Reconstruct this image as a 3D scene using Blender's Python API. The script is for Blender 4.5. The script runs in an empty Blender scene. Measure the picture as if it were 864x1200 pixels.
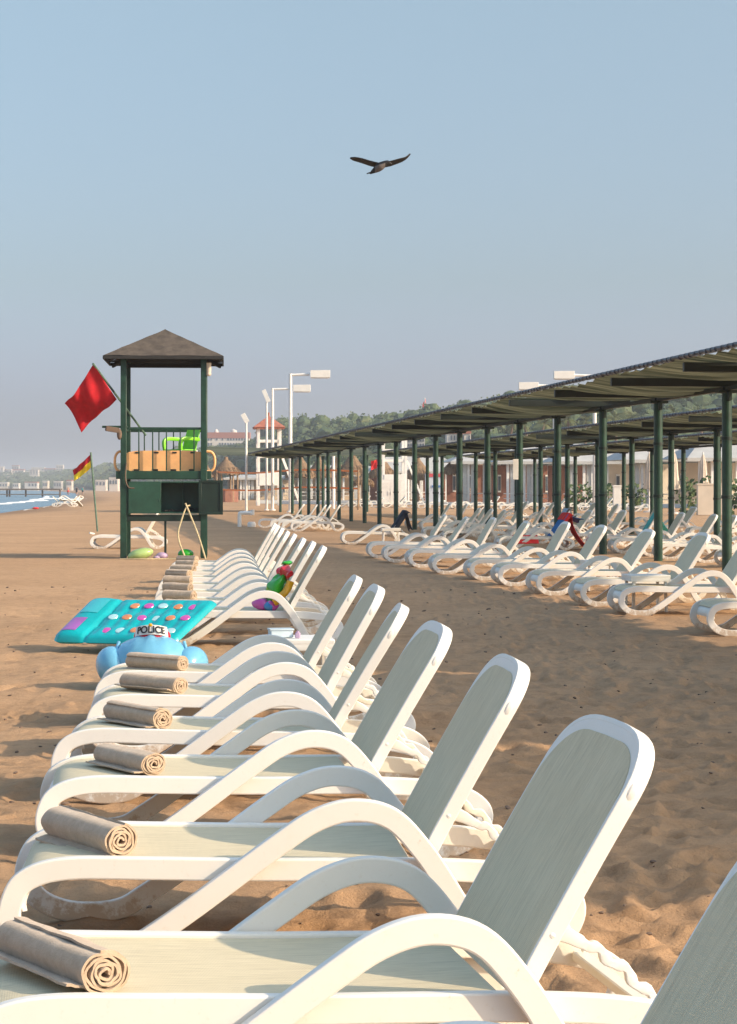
import bpy, bmesh, math, random
import numpy as np
from mathutils import Vector, Matrix, Euler, noise
random.seed(7)
rng = np.random.default_rng(11)
scene = bpy.context.scene
COL = scene.collection
PI = math.pi
R = math.radians
CAM_H = 1.40
HAZE = 0.00038
FPX = 2400.0
HOR = 572.0

def wx(px, d): return (px - 432.0) / FPX * d
def wz(py, d): return CAM_H - (py - HOR) / FPX * d

# ------------------------------------------------------------------ materials
def new_mat(name):
    m = bpy.data.materials.new(name); m.use_nodes = True
    nt = m.node_tree
    b = nt.nodes.get('Principled BSDF')
    return m, nt, b

def nd(nt, typ, **kw):
    n = nt.nodes.new(typ)
    for k, v in kw.items(): setattr(n, k, v)
    return n

def ramp(nt, fac, stops):
    r = nd(nt, 'ShaderNodeValToRGB')
    el = r.color_ramp.elements
    while len(el) < len(stops): el.new(0.5)
    for e, (p, c) in zip(el, stops):
        e.position = p; e.color = (c[0], c[1], c[2], 1)
    nt.links.new(fac, r.inputs['Fac'])
    return r.outputs['Color']

def noise_tex(nt, scale, detail=3, rough=.55, vec=None, dist=0):
    n = nd(nt, 'ShaderNodeTexNoise')
    n.inputs['Scale'].default_value = scale; n.inputs['Detail'].default_value = detail
    n.inputs['Roughness'].default_value = rough; n.inputs['Distortion'].default_value = dist
    if vec is not None: nt.links.new(vec, n.inputs['Vector'])
    return n.outputs['Fac']

def coords(nt, scale=(1, 1, 1), kind='Object'):
    t = nd(nt, 'ShaderNodeTexCoord'); mp = nd(nt, 'ShaderNodeMapping')
    mp.inputs['Scale'].default_value = scale
    nt.links.new(t.outputs[kind], mp.inputs['Vector'])
    return mp.outputs['Vector']

def bump(nt, b, h, strength, dist=.01, prev=None):
    bp = nd(nt, 'ShaderNodeBump')
    bp.inputs['Strength'].default_value = strength; bp.inputs['Distance'].default_value = dist
    nt.links.new(h, bp.inputs['Height'])
    if prev is not None: nt.links.new(prev, bp.inputs['Normal'])
    nt.links.new(bp.outputs['Normal'], b.inputs['Normal'])
    return bp.outputs['Normal']

def mix_col(c, k): return tuple(max(0, min(1, x * k)) for x in c)

def simple(name, col, rough=.6, var=.12, scale=6, bstr=0, bscale=40, metallic=0, spec=None, stretch=(1, 1, 1)):
    m, nt, b = new_mat(name)
    v = coords(nt, stretch)
    f = noise_tex(nt, scale, 4, .6, v)
    c = ramp(nt, f, [(.3, mix_col(col, 1 - var)), (.7, mix_col(col, 1 + var))])
    nt.links.new(c, b.inputs['Base Color'])
    b.inputs['Roughness'].default_value = rough; b.inputs['Metallic'].default_value = metallic
    if spec is not None: b.inputs['Specular IOR Level'].default_value = spec
    if bstr: bump(nt, b, noise_tex(nt, bscale, 3, .6, v), bstr)
    return m

M = {}
def make_materials():
    # white lounger plastic: moulded resin, faint yellowing and sand scuffs
    m, nt, b = new_mat('white_resin'); v = coords(nt)
    f = noise_tex(nt, 4, 5, .65, v)
    c = ramp(nt, f, [(.22, (.74, .70, .62)), (.42, (.80, .785, .74)), (.75, (.83, .81, .775))])
    f2 = noise_tex(nt, 60, 3, .7, v)
    c2 = ramp(nt, f2, [(.60, (0, 0, 0)), (.74, (1, 1, 1))])
    mx = nd(nt, 'ShaderNodeMix', data_type='RGBA'); mx.inputs[7].default_value = (.62, .52, .40, 1)
    sc = nd(nt, 'ShaderNodeMath', operation='MULTIPLY'); sc.inputs[1].default_value = .22
    nt.links.new(c2, sc.inputs[0]); nt.links.new(sc.outputs[0], mx.inputs[0]); nt.links.new(c, mx.inputs[6])
    oi = nd(nt, 'ShaderNodeObjectInfo'); age = nd(nt, 'ShaderNodeMix', data_type='RGBA', blend_type='MULTIPLY'); age.inputs[0].default_value = 1
    nt.links.new(mx.outputs[2], age.inputs[6]); nt.links.new(ramp(nt, oi.outputs['Random'], [(0, (.93, .91, .86)), (.5, (1, 1, 1)), (1, (.98, .96, .93))]), age.inputs[7])
    nt.links.new(age.outputs[2], b.inputs['Base Color'])
    b.inputs['Roughness'].default_value = .42
    bump(nt, b, noise_tex(nt, 25, 3, .5, v), .06, .004)
    M['resin'] = m
    # white lounger plastic: moulded resin, faint yellowing and sand scuffs
    m, nt, b = new_mat('white_resin_sandy'); v = coords(nt)
    f = noise_tex(nt, 4, 5, .65, v)
    c = ramp(nt, f, [(.22, (.74, .70, .62)), (.42, (.80, .785, .74)), (.75, (.83, .81, .775))])
    f2 = noise_tex(nt, 60, 3, .7, v)
    c2 = ramp(nt, f2, [(.60, (0, 0, 0)), (.74, (1, 1, 1))])
    mx = nd(nt, 'ShaderNodeMix', data_type='RGBA'); mx.inputs[7].default_value = (.62, .52, .40, 1)
    sc = nd(nt, 'ShaderNodeMath', operation='MULTIPLY'); sc.inputs[1].default_value = .22
    nt.links.new(c2, sc.inputs[0]); nt.links.new(sc.outputs[0], mx.inputs[0]); nt.links.new(c, mx.inputs[6])
    oi = nd(nt, 'ShaderNodeObjectInfo'); age = nd(nt, 'ShaderNodeMix', data_type='RGBA', blend_type='MULTIPLY'); age.inputs[0].default_value = 1
    nt.links.new(mx.outputs[2], age.inputs[6]); nt.links.new(ramp(nt, oi.outputs['Random'], [(0, (.93, .91, .86)), (.5, (1, 1, 1)), (1, (.98, .96, .93))]), age.inputs[7])
    nt.links.new(age.outputs[2], b.inputs['Base Color'])
    tc = nd(nt, 'ShaderNodeTexCoord'); sp = nd(nt, 'ShaderNodeSeparateXYZ'); nt.links.new(tc.outputs['Object'], sp.inputs[0])
    mr = nd(nt, 'ShaderNodeMapRange'); mr.inputs['From Min'].default_value = .02; mr.inputs['From Max'].default_value = .14; mr.inputs['To Min'].default_value = .34; mr.inputs['To Max'].default_value = 0
    nt.links.new(sp.outputs['Z'], mr.inputs['Value']); ad = nd(nt, 'ShaderNodeMath', operation='ADD'); nt.links.new(mr.outputs[0], ad.inputs[0]); nt.links.new(noise_tex(nt, 22, 6, .75, v), ad.inputs[1])
    dm = nd(nt, 'ShaderNodeMix', data_type='RGBA'); dm.inputs[7].default_value = (.50, .37, .245, 1); nt.links.new(age.outputs[2], dm.inputs[6])
    nt.links.new(ramp(nt, ad.outputs[0], [(.66, (0, 0, 0)), (.80, (.75, .75, .75))]), dm.inputs[0]); nt.links.new(dm.outputs[2], b.inputs['Base Color'])
    b.inputs['Roughness'].default_value = .42
    bump(nt, b, noise_tex(nt, 25, 3, .5, v), .06, .004)
    M['resin_frame'] = m
    # sling fabric (streaky woven mesh)
    m, nt, b = new_mat('sling_fabric'); v = coords(nt, (3, 60, 60))
    f = noise_tex(nt, 2.2, 8, .78, v)
    v2 = coords(nt, (1, 1, 1)); f2 = noise_tex(nt, 5, 3, .5, v2)
    c = ramp(nt, f, [(.28, (.49, .42, .285)), (.5, (.67, .585, .40)), (.74, (.77, .68, .49))])
    mx = nd(nt, 'ShaderNodeMix', data_type='RGBA', blend_type='MULTIPLY'); mx.inputs[0].default_value = .35
    nt.links.new(c, mx.inputs[6]); nt.links.new(ramp(nt, f2, [(.3, (.84, .84, .82)), (.7, (1, 1, 1))]), mx.inputs[7])
    nt.links.new(mx.outputs[2], b.inputs['Base Color']); b.inputs['Roughness'].default_value = .75
    w = nd(nt, 'ShaderNodeTexWave', bands_direction='Y'); w.inputs['Scale'].default_value = 90; nt.links.new(v2, w.inputs['Vector'])
    w2 = nd(nt, 'ShaderNodeTexWave', bands_direction='X'); w2.inputs['Scale'].default_value = 90; nt.links.new(v2, w2.inputs['Vector'])
    ad = nd(nt, 'ShaderNodeMath', operation='ADD'); nt.links.new(w.outputs['Fac'], ad.inputs[0]); nt.links.new(w2.outputs['Fac'], ad.inputs[1])
    bump(nt, b, ad.outputs[0], .25, .002)
    M['sling'] = m
    # towel
    m, nt, b = new_mat('towel_cloth'); v = coords(nt)
    f = noise_tex(nt, 30, 4, .7, v)
    nt.links.new(ramp(nt, f, [(.3, (.42, .31, .215)), (.7, (.56, .43, .315))]), b.inputs['Base Color'])
    b.inputs['Roughness'].default_value = .95; b.inputs['Specular IOR Level'].default_value = .1
    b.inputs['Sheen Weight'].default_value = .25
    bump(nt, b, noise_tex(nt, 240, 2, .6, v), .5, .003)
    M['towel'] = m
    # sand
    m, nt, b = new_mat('sand'); v = coords(nt)
    f1 = noise_tex(nt, .35, 4, .6, v); f2 = noise_tex(nt, 6, 6, .7, v); f3 = noise_tex(nt, 120, 4, .7, v)
    c1 = ramp(nt, f1, [(.3, (.43, .270, .155)), (.7, (.53, .338, .198))])
    mx = nd(nt, 'ShaderNodeMix', data_type='RGBA', blend_type='MULTIPLY'); mx.inputs[0].default_value = .55
    nt.links.new(c1, mx.inputs[6]); nt.links.new(ramp(nt, f2, [(.34, (.62, .60, .57)), (.52, (.95, .95, .95)), (.65, (1, 1, 1))]), mx.inputs[7])
    mx2 = nd(nt, 'ShaderNodeMix', data_type='RGBA', blend_type='MULTIPLY'); mx2.inputs[0].default_value = .5
    nt.links.new(mx.outputs[2], mx2.inputs[6]); nt.links.new(ramp(nt, f3, [(.28, (.45, .42, .40)), (.45, (1, 1, 1)), (.75, (1.0, 1.0, 1.0))]), mx2.inputs[7])
    # wetter, darker sand close to the water line (vertex attribute painted by distance to the shore)
    at = nd(nt, 'ShaderNodeAttribute', attribute_name='wet')
    mx3 = nd(nt, 'ShaderNodeMix', data_type='RGBA'); mx3.inputs[7].default_value = (.23, .145, .09, 1)
    nt.links.new(at.outputs['Fac'], mx3.inputs[0]); nt.links.new(mx2.outputs[2], mx3.inputs[6])
    nt.links.new(mx3.outputs[2], b.inputs['Base Color'])
    b.inputs['Roughness'].default_value = .95; b.inputs['Specular IOR Level'].default_value = .12
    n1 = bump(nt, b, noise_tex(nt, 7, 8, .72, v), .85, .035)
    bump(nt, b, noise_tex(nt, 130, 4, .75, v), .6, .008, n1)
    M['sand'] = m
    # sea
    m, nt, b = new_mat('sea_water'); v = coords(nt, (.25, 1, 1))
    f = noise_tex(nt, .06, 5, .7, v)
    nt.links.new(ramp(nt, f, [(.3, (.09, .17, .24)), (.7, (.16, .27, .34))]), b.inputs['Base Color'])
    b.inputs['Roughness'].default_value = .25
    bump(nt, b, noise_tex(nt, .5, 5, .7, v), .9, .4)
    M['sea'] = m
    M['foam'] = simple('sea_foam', (.8, .82, .82), .9, .1, 2)
    # greens of the tower and the posts
    M['green'] = simple('green_paint', (.013, .050, .032), .38, .35, 5, .15, 30)
    M['green_box'] = simple('cabinet_paint', (.017, .066, .043), .45, .25, 4, .1, 30)
    M['green_dark'] = simple('dark_green_paint', (.006, .021, .015), .5, .3, 5)
    M['pale_green'] = simple('weathered_green', (.10, .17, .12), .6, .3, 8)
    # shade net: light passes through it; colour streaks imitate the shading of its wrinkles
    m, nt, b = new_mat('shade_net'); v = coords(nt, (.12, 5.5, 1))
    f = noise_tex(nt, 1.6, 5, .7, v, .6)
    c = ramp(nt, f, [(.36, (.026, .038, .024)), (.5, (.105, .120, .075)), (.66, (.28, .285, .185))])
    nt.links.new(c, b.inputs['Base Color']); b.inputs['Roughness'].default_value = .9
    tr = nd(nt, 'ShaderNodeBsdfTranslucent'); nt.links.new(c, tr.inputs['Color'])
    ms = nd(nt, 'ShaderNodeMixShader'); ms.inputs[0].default_value = .30
    out = nt.nodes['Material Output']
    nt.links.new(b.outputs[0], ms.inputs[1]); nt.links.new(tr.outputs[0], ms.inputs[2]); nt.links.new(ms.outputs[0], out.inputs['Surface'])
    M['net'] = m
    M['beam'] = simple('beam_green_shaded', (.0035, .011, .008), .5, .3, 5)  # green darkened to paint in the shade under the sheets
    M['edge'] = simple('edge_pipe_grey', (.07, .08, .10), .5, .4, 12)
    M['white'] = simple('white_paint', (.78, .76, .72), .5, .08, 3)
    M['roofcloth'] = simple('grey_white_roof', (.42, .42, .41), .8, .15, .5); M['cream'] = simple('cream_wall', (.62, .54, .44), .8, .15, .6)
    M['lampwhite'] = simple('lamp_white', (.80, .78, .74), .4, .05, 3)
    M['roof_felt'] = simple('brown_roof_felt', (.085, .066, .050), .9, .35, 5, .35, 25)
    M['wood'] = simple('weathered_wood', (.30, .20, .12), .8, .3, 8)
    M['dark'] = simple('dark_gap', (.02, .02, .02), .8, .3, 6)
    M['terracotta'] = simple('terracotta_tiles', (.36, .13, .085), .8, .25, 4, .2, 20)
    M['brick'] = simple('red_brown_wall', (.24, .11, .075), .8, .25, 2)
    M['orange'] = simple('orange_plastic', (.86, .47, .20), .45, .12, 5)
    M['orange_band'] = simple('orange_band', (.85, .25, .06), .6, .1, 5)
    M['lime'] = simple('lime_plastic', (.22, .68, .02), .35, .12, 4)
    M['red'] = simple('red_cloth', (.46, .004, .014), .8, .2, 6)
    M['red_bright'] = simple('red_towel_cloth', (.70, .03, .03), .9, .12, 6)
    M['yellow'] = simple('yellow_cloth', (.88, .64, .02), .8, .12, 6)
    M['bluetowel'] = simple('blue_towel_cloth', (.02, .16, .45), .9, .2, 6)
    M['paleblue'] = simple('pale_blue_cloth', (.35, .50, .62), .9, .3, 14)
    M['teal'] = simple('teal_cloth', (.07, .45, .42), .9, .2, 8)
    M['navy'] = simple('navy_cloth', (.012, .016, .028), .9, .3, 9)
    M['black'] = simple('black_plumage', (.006, .005, .006), .6, .3, 30)
    M['greyfeather'] = simple('grey_plumage', (.13, .11, .10), .8, .2, 30)
    M['thatch'] = simple('straw_thatch', (.19, .125, .075), .95, .45, 7, .6, 30, stretch=(1, 1, .25))
    M['skin'] = simple('skin', (.45, .26, .18), .6, .1, 5)
    M['hair'] = simple('dark_hair', (.02, .015, .012), .6, .2, 20)
    M['hotel'] = simple('hotel_white', (.66, .60, .54), .8, .1, .2)
    M['glass'] = simple('window_glass', (.10, .12, .15), .15, .3, 1)
    M['trunk'] = simple('palm_trunk', (.16, .11, .08), .9, .3, 5)
    m, nt, b = new_mat('foliage'); v = coords(nt)
    f = noise_tex(nt, .09, 4, .7, v); f2 = noise_tex(nt, 1.1, 2, .6, v)
    mxv = nd(nt, 'ShaderNodeMath', operation='ADD'); nt.links.new(f, mxv.inputs[0])
    s = nd(nt, 'ShaderNodeMath', operation='MULTIPLY'); s.inputs[1].default_value = .5; nt.links.new(f2, s.inputs[0]); nt.links.new(s.outputs[0], mxv.inputs[1])
    nt.links.new(ramp(nt, mxv.outputs[0], [(.55, (.022, .042, .018)), (.75, (.05, .085, .03)), (.95, (.11, .125, .045))]), b.inputs['Base Color'])
    b.inputs['Roughness'].default_value = .8
    M['foliage'] = m
    M['hedge'] = simple('hedge_leaves', (.05, .085, .025), .8, .5, 4)
    M['palmleaf'] = simple('palm_leaves', (.11, .125, .04), .7, .4, 3)
    M['earth'] = simple('scrub_earth', (.075, .085, .045), .95, .45, .03)
    # inflatables
    def vinyl(name, col, t=.25):
        m, nt, b = new_mat(name); v = coords(nt)
        f = noise_tex(nt, 4, 3, .5, v)
        nt.links.new(ramp(nt, f, [(.3, mix_col(col, .85)), (.7, mix_col(col, 1.1))]), b.inputs['Base Color'])
        b.inputs['Roughness'].default_value = .22
        b.inputs['Coat Weight'].default_value = .3
        b.inputs['Subsurface Weight'].default_value = t; b.inputs['Subsurface Radius'].default_value = (.05, .05, .05)
        bump(nt, b, noise_tex(nt, 14, 3, .6, v), .12, .02)
        return m
    M['turq'] = vinyl('turquoise_vinyl', (.0, .40, .44))
    M['blue_vinyl'] = vinyl('blue_vinyl', (.17, .47, .68))
    M['vmag'] = vinyl('magenta_vinyl', (.62, .09, .42)); M['vora'] = vinyl('orange_vinyl', (.72, .27, .10)); M['vwht'] = vinyl('pale_vinyl', (.45, .72, .74))
    M['vpurple'] = vinyl('purple_vinyl', (.36, .12, .42)); M['vturq_pale'] = vinyl('pale_turquoise_vinyl', (.05, .46, .52)); M['vgreen'] = vinyl('green_vinyl', (.03, .38, .02)); M['vred'] = vinyl('red_vinyl', (.65, .015, .03)); M['vyel'] = vinyl('yellow_vinyl', (.75, .38, .01))
    M['vblue'] = vinyl('sky_vinyl', (.05, .25, .55)); M['vwhite'] = vinyl('white_vinyl', (.8, .8, .78)); M['vpale'] = vinyl('pale_green_vinyl', (.40, .55, .20))
    M['ink'] = simple('black_ink', (.012, .012, .015), .5, .1, 5)
    M['rope'] = simple('cream_rope', (.55, .46, .28), .9, .2, 20)
    M['box_blue'] = simple('pale_blue_box', (.50, .60, .66), .5, .1, 6)
    M['lilac'] = simple('lilac_plastic', (.45, .33, .48), .5, .15, 8)
    M['signred'] = simple('sign_red', (.55, .08, .10), .6, .1, 4); M['signblue'] = simple('sign_blue', (.08, .20, .50), .6, .1, 4)
    M['panel'] = simple('pale_panel', (.55, .60, .68), .6, .12, 1)
    M['pier'] = simple('pier_timber', (.14, .11, .09), .9, .3, 1)
make_materials()

# ------------------------------------------------------------------ mesh builder
class MB:
    def __init__(s): s.v = []; s.f = []; s.m = []; s.mi = 0
    def add(s, vs, fs):
        o = len(s.v); s.v += [tuple(p) for p in vs]
        for f in fs: s.f.append(tuple(i + o for i in f)); s.m.append(s.mi)
        return s
    def box(s, c, size, rot=None):
        hx, hy, hz = [k / 2 for k in size]; b = min(.006, min(hx, hy, hz) * .3)
        # chamfered box
        bm = bmesh.new(); bmesh.ops.create_cube(bm, size=1)
        for v in bm.verts: v.co = Vector((v.co.x * size[0], v.co.y * size[1], v.co.z * size[2]))
        if min(size) > .004: bmesh.ops.bevel(bm, geom=bm.edges[:], offset=b, segments=1, affect='EDGES')
        mt = (rot.to_matrix().to_4x4() if rot is not None else Matrix.Identity(4)); mt.translation = Vector(c)
        bm.verts.ensure_lookup_table(); bm.verts.index_update()
        s.add([mt @ v.co for v in bm.verts], [[v.index for v in f.verts] for f in bm.faces]); bm.free(); return s
    def beam(s, p0, p1, w, h, up=(0, 0, 1)):
        p0, p1 = Vector(p0), Vector(p1); t = (p1 - p0); L = t.length; t.normalize()
        u = Vector(up)
        if abs(t.dot(u)) > .95: u = Vector((0, 1, 0))
        sd = t.cross(u).normalized(); u = sd.cross(t)
        mt = Matrix((t, sd, u)).transposed(); e = mt.to_euler()
        return s.box((p0 + p1) / 2, (L, w, h), e)
    def tube(s, pts, r, seg=8, closed=False, caps=True):
        pts = [Vector(p) for p in pts]; n = len(pts)
        rs = r if isinstance(r, (list, tuple)) else [r] * n
        vs = []; up = None
        for i, p in enumerate(pts):
            a = pts[i - 1] if (i > 0 or closed) else p
            b = pts[(i + 1) % n] if (i < n - 1 or closed) else p
            t = (b - a).normalized()
            if up is None:
                up = Vector((0, 0, 1)) if abs(t.z) < .9 else Vector((1, 0, 0))
            sd = t.cross(up)
            if sd.length < 1e-4: sd = t.orthogonal()
            sd.normalize(); up = sd.cross(t).normalized()
            for k in range(seg):
                an = 2 * PI * k / seg
                vs.append(p + (sd * math.cos(an) + up * math.sin(an)) * rs[i])
        fs = []
        for i in range(n if closed else n - 1):
            j = (i + 1) % n
            for k in range(seg):
                l = (k + 1) % seg
                fs.append((i * seg + k, i * seg + l, j * seg + l, j * seg + k))
        if caps and not closed:
            fs.append(tuple(range(seg))[::-1]); fs.append(tuple((n - 1) * seg + k for k in range(seg)))
        return s.add(vs, fs)
    def sweep(s, pts, axis, w, h, closed=False, rnd=.25, scale=None, hl=None):
        """ribbon along pts; w = size along the fixed lateral axis, h = size in the plane of the curve"""
        pts = [Vector(p) for p in pts]; n = len(pts); ax = Vector(axis).normalized()
        sec = []
        rr = min(w, h) * rnd
        for (cx, cy, a0) in ((w / 2 - rr, h / 2 - rr, 0), (-w / 2 + rr, h / 2 - rr, 90), (-w / 2 + rr, -h / 2 + rr, 180), (w / 2 - rr, -h / 2 + rr, 270)):
            for q in (0, 45, 90):
                a = R(a0 + q); sec.append((cx + rr * math.cos(a), cy + rr * math.sin(a)))
        m = len(sec); vs = []
        for i, p in enumerate(pts):
            a = pts[i - 1] if (i > 0 or closed) else p
            b = pts[(i + 1) % n] if (i < n - 1 or closed) else p
            t = (b - a).normalized(); bn = ax.cross(t)
            if bn.length < 1e-5: bn = t.orthogonal()
            bn.normalize()
            k = scale[i] if scale else 1.0
            for (x, y) in sec: vs.append(p + ax * x + bn * (y * k))
        fs = []
        for i in range(n if closed else n - 1):
            j = (i + 1) % n
            for k in range(m):
                l = (k + 1) % m
                fs.append((i * m + k, i * m + l, j * m + l, j * m + k))
        if not closed: fs.append(tuple(range(m))[::-1]); fs.append(tuple((n - 1) * m + k for k in range(m)))
        return s.add(vs, fs)
    def grid(s, fn, nu, nv, thick=0):
        vs = [fn(i / nu, j / nv) for i in range(nu + 1) for j in range(nv + 1)]
        w = nv + 1
        fs = [(i * w + j, (i + 1) * w + j, (i + 1) * w + j + 1, i * w + j + 1) for i in range(nu) for j in range(nv)]
        if thick:
            vv = [Vector(p) for p in vs]; nrm = [Vector((0, 0, 0)) for _ in vv]
            for f in fs:
                a, b, c, d = [vv[k] for k in f]; q = (c - a).cross(d - b)
                for k in f: nrm[k] += q
            low = [p - q.normalized() * thick if q.length > 0 else p for p, q in zip(vv, nrm)]
            N = len(vs); vs = vv + low
            fs = fs + [tuple(k + N for k in f[::-1]) for f in fs]
            ring = [i * w for i in range(nu + 1)][::-1] + list(range(0, w))[1:] + [i * w + nv for i in range(1, nu + 1)] + [nu * w + j for j in range(nv - 1, 0, -1)]
            for a, b in zip(ring, ring[1:] + ring[:1]): fs.append((a, b, b + N, a + N))
        return s.add(vs, fs)
    def lathe(s, prof, seg=16, c=(0, 0, 0)):
        vs = []; n = len(prof)
        for (r, z) in prof:
            for k in range(seg):
                a = 2 * PI * k / seg; vs.append((c[0] + r * math.cos(a), c[1] + r * math.sin(a), c[2] + z))
        fs = [(i * seg + k, i * seg + (k + 1) % seg, (i + 1) * seg + (k + 1) % seg, (i + 1) * seg + k) for i in range(n - 1) for k in range(seg)]
        fs.append(tuple(range(seg))[::-1]); fs.append(tuple((n - 1) * seg + k for k in range(seg)))
        return s.add(vs, fs)
    def ball(s, c, r, seg=12, rings=8, rot=None):
        r = r if isinstance(r, (tuple, list)) else (r, r, r)
        mt = rot.to_matrix() if rot is not None else Matrix.Identity(3)
        vs = [Vector(c) + mt @ Vector((0, 0, -r[2]))]; fs = []
        for i in range(1, rings):
            ph = PI * i / rings
            for k in range(seg):
                a = 2 * PI * k / seg
                vs.append(Vector(c) + mt @ Vector((r[0] * math.sin(ph) * math.cos(a), r[1] * math.sin(ph) * math.sin(a), -r[2] * math.cos(ph))))
        vs.append(Vector(c) + mt @ Vector((0, 0, r[2]))); L = len(vs) - 1
        for k in range(seg):
            fs.append((0, 1 + (k + 1) % seg, 1 + k)); b = 1 + (rings - 2) * seg
            fs.append((L, b + k, b + (k + 1) % seg))
        for i in range(rings - 2):
            for k in range(seg):
                a = 1 + i * seg; fs.append((a + k, a + (k + 1) % seg, a + seg + (k + 1) % seg, a + seg + k))
        return s.add(vs, fs)
    def build(s, name, mats, parent=None, loc=None, smooth=True, rotz=None, angle=40, fix=True):
        me = bpy.data.meshes.new(name); me.from_pydata(s.v, [], s.f)
        mats = mats if isinstance(mats, (list, tuple)) else [mats]
        for m in mats: me.materials.append(M[m] if isinstance(m, str) else m)
        if len(mats) > 1: me.polygons.foreach_set('material_index', s.m)
        if fix:
            bm = bmesh.new(); bm.from_mesh(me); bmesh.ops.recalc_face_normals(bm, faces=bm.faces[:]); bm.to_mesh(me); bm.free()
        if smooth:
            me.polygons.foreach_set('use_smooth', [True] * len(me.polygons))
            me.set_sharp_from_angle(angle=R(angle))
        me.update()
        o = bpy.data.objects.new(name, me); COL.objects.link(o)
        if parent is not None: o.parent = parent
        if loc is not None: o.location = loc
        if rotz is not None: o.rotation_euler = (0, 0, rotz)
        return o

def tag(o, label=None, cat=None, group=None, kind=None):
    if label: o['label'] = label
    if cat: o['category'] = cat
    if group: o['group'] = group
    if kind: o['kind'] = kind
    return o
def thing(name, label, cat, loc=(0, 0, 0), rotz=0, group=None):
    o = bpy.data.objects.new(name, None); COL.objects.link(o)
    o.location = loc; o.rotation_euler = (0, 0, rotz); o.empty_display_size = .2
    return tag(o, label, cat, group)
def copy_tree(o, parent=None):
    c = o.copy(); COL.objects.link(c)
    if parent is not None: c.parent = parent
    for ch in list(o.children): copy_tree(ch, c)
    return c
def cr(pts, n=6, closed=False):
    """Catmull-Rom through pts"""
    P = [Vector(p) for p in pts]; N = len(P); out = []
    for i in range(N if closed else N - 1):
        p0 = P[(i - 1) % N] if (closed or i > 0) else P[i] * 2 - P[i + 1]
        p1 = P[i]; p2 = P[(i + 1) % N]
        p3 = P[(i + 2) % N] if (closed or i + 2 < N) else p2 * 2 - p1
        for k in range(n):
            t = k / n
            out.append(.5 * ((2 * p1) + (p2 - p0) * t + (2 * p0 - 5 * p1 + 4 * p2 - p3) * t * t + (3 * p1 - p0 - 3 * p2 + p3) * t ** 3))
    if not closed: out.append(P[-1])
    return out
def evaluated(o):
    dg = bpy.context.evaluated_depsgraph_get(); dg.update()
    return bpy.data.meshes.new_from_object(o.evaluated_get(dg))

# ------------------------------------------------------------------ camera, light, world
SUN_AZ = 19.0      # degrees the sun stands behind the camera's right hand
SUN_EL = 26.8
cam = bpy.data.cameras.new('camera'); camo = bpy.data.objects.new('camera', cam); COL.objects.link(camo)
camo.location = (0, 0, CAM_H); camo.rotation_euler = (R(90), 0, 0)
cam.sensor_fit = 'VERTICAL'; cam.sensor_height = 36; cam.sensor_width = 25.92; cam.lens = 36 * FPX / 1200.0
cam.shift_y = -(600 - HOR) / 1200.0
cam.clip_start = .1; cam.clip_end = 20000
scene.camera = camo
sdir = Vector((math.cos(R(SUN_AZ)) * math.cos(R(SUN_EL)), -math.sin(R(SUN_AZ)) * math.cos(R(SUN_EL)), math.sin(R(SUN_EL))))
sl = bpy.data.lights.new('sun', 'SUN'); sl.energy = 3.9; sl.angle = R(.6); sl.color = (1, .80, .575)
so = bpy.data.objects.new('sun', sl); COL.objects.link(so); so.rotation_euler = sdir.to_track_quat('Z', 'Y').to_euler()
so.location = (20, -10, 30)
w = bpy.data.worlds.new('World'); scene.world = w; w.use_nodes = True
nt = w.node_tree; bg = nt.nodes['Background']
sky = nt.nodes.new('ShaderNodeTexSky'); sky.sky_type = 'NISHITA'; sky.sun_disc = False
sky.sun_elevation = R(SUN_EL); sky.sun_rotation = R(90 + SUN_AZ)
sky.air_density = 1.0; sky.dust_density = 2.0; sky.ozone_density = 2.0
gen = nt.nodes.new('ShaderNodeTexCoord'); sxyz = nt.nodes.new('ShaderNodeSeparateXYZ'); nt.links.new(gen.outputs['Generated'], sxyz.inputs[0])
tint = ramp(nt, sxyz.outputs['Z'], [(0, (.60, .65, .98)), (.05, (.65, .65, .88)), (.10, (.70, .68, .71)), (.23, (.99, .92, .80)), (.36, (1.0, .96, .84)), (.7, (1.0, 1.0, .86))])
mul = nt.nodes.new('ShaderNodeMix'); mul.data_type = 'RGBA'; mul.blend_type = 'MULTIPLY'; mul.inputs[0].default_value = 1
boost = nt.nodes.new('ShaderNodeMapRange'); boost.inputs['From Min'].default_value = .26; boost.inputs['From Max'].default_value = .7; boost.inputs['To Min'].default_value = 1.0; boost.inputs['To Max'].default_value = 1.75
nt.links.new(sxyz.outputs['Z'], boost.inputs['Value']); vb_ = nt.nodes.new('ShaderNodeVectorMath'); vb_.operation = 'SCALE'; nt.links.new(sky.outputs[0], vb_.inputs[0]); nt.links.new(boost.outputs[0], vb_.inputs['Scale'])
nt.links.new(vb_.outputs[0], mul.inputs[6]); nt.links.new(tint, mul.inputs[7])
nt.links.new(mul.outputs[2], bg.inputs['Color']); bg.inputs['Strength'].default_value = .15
scene.view_settings.view_transform = 'Standard'; scene.view_settings.look = 'None'
scene.view_settings.gamma = 1; scene.view_settings.exposure = 0.52; scene.view_settings.use_curve_mapping = False
scene.cycles.max_bounces = 8; scene.cycles.volume_bounces = 0

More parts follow.
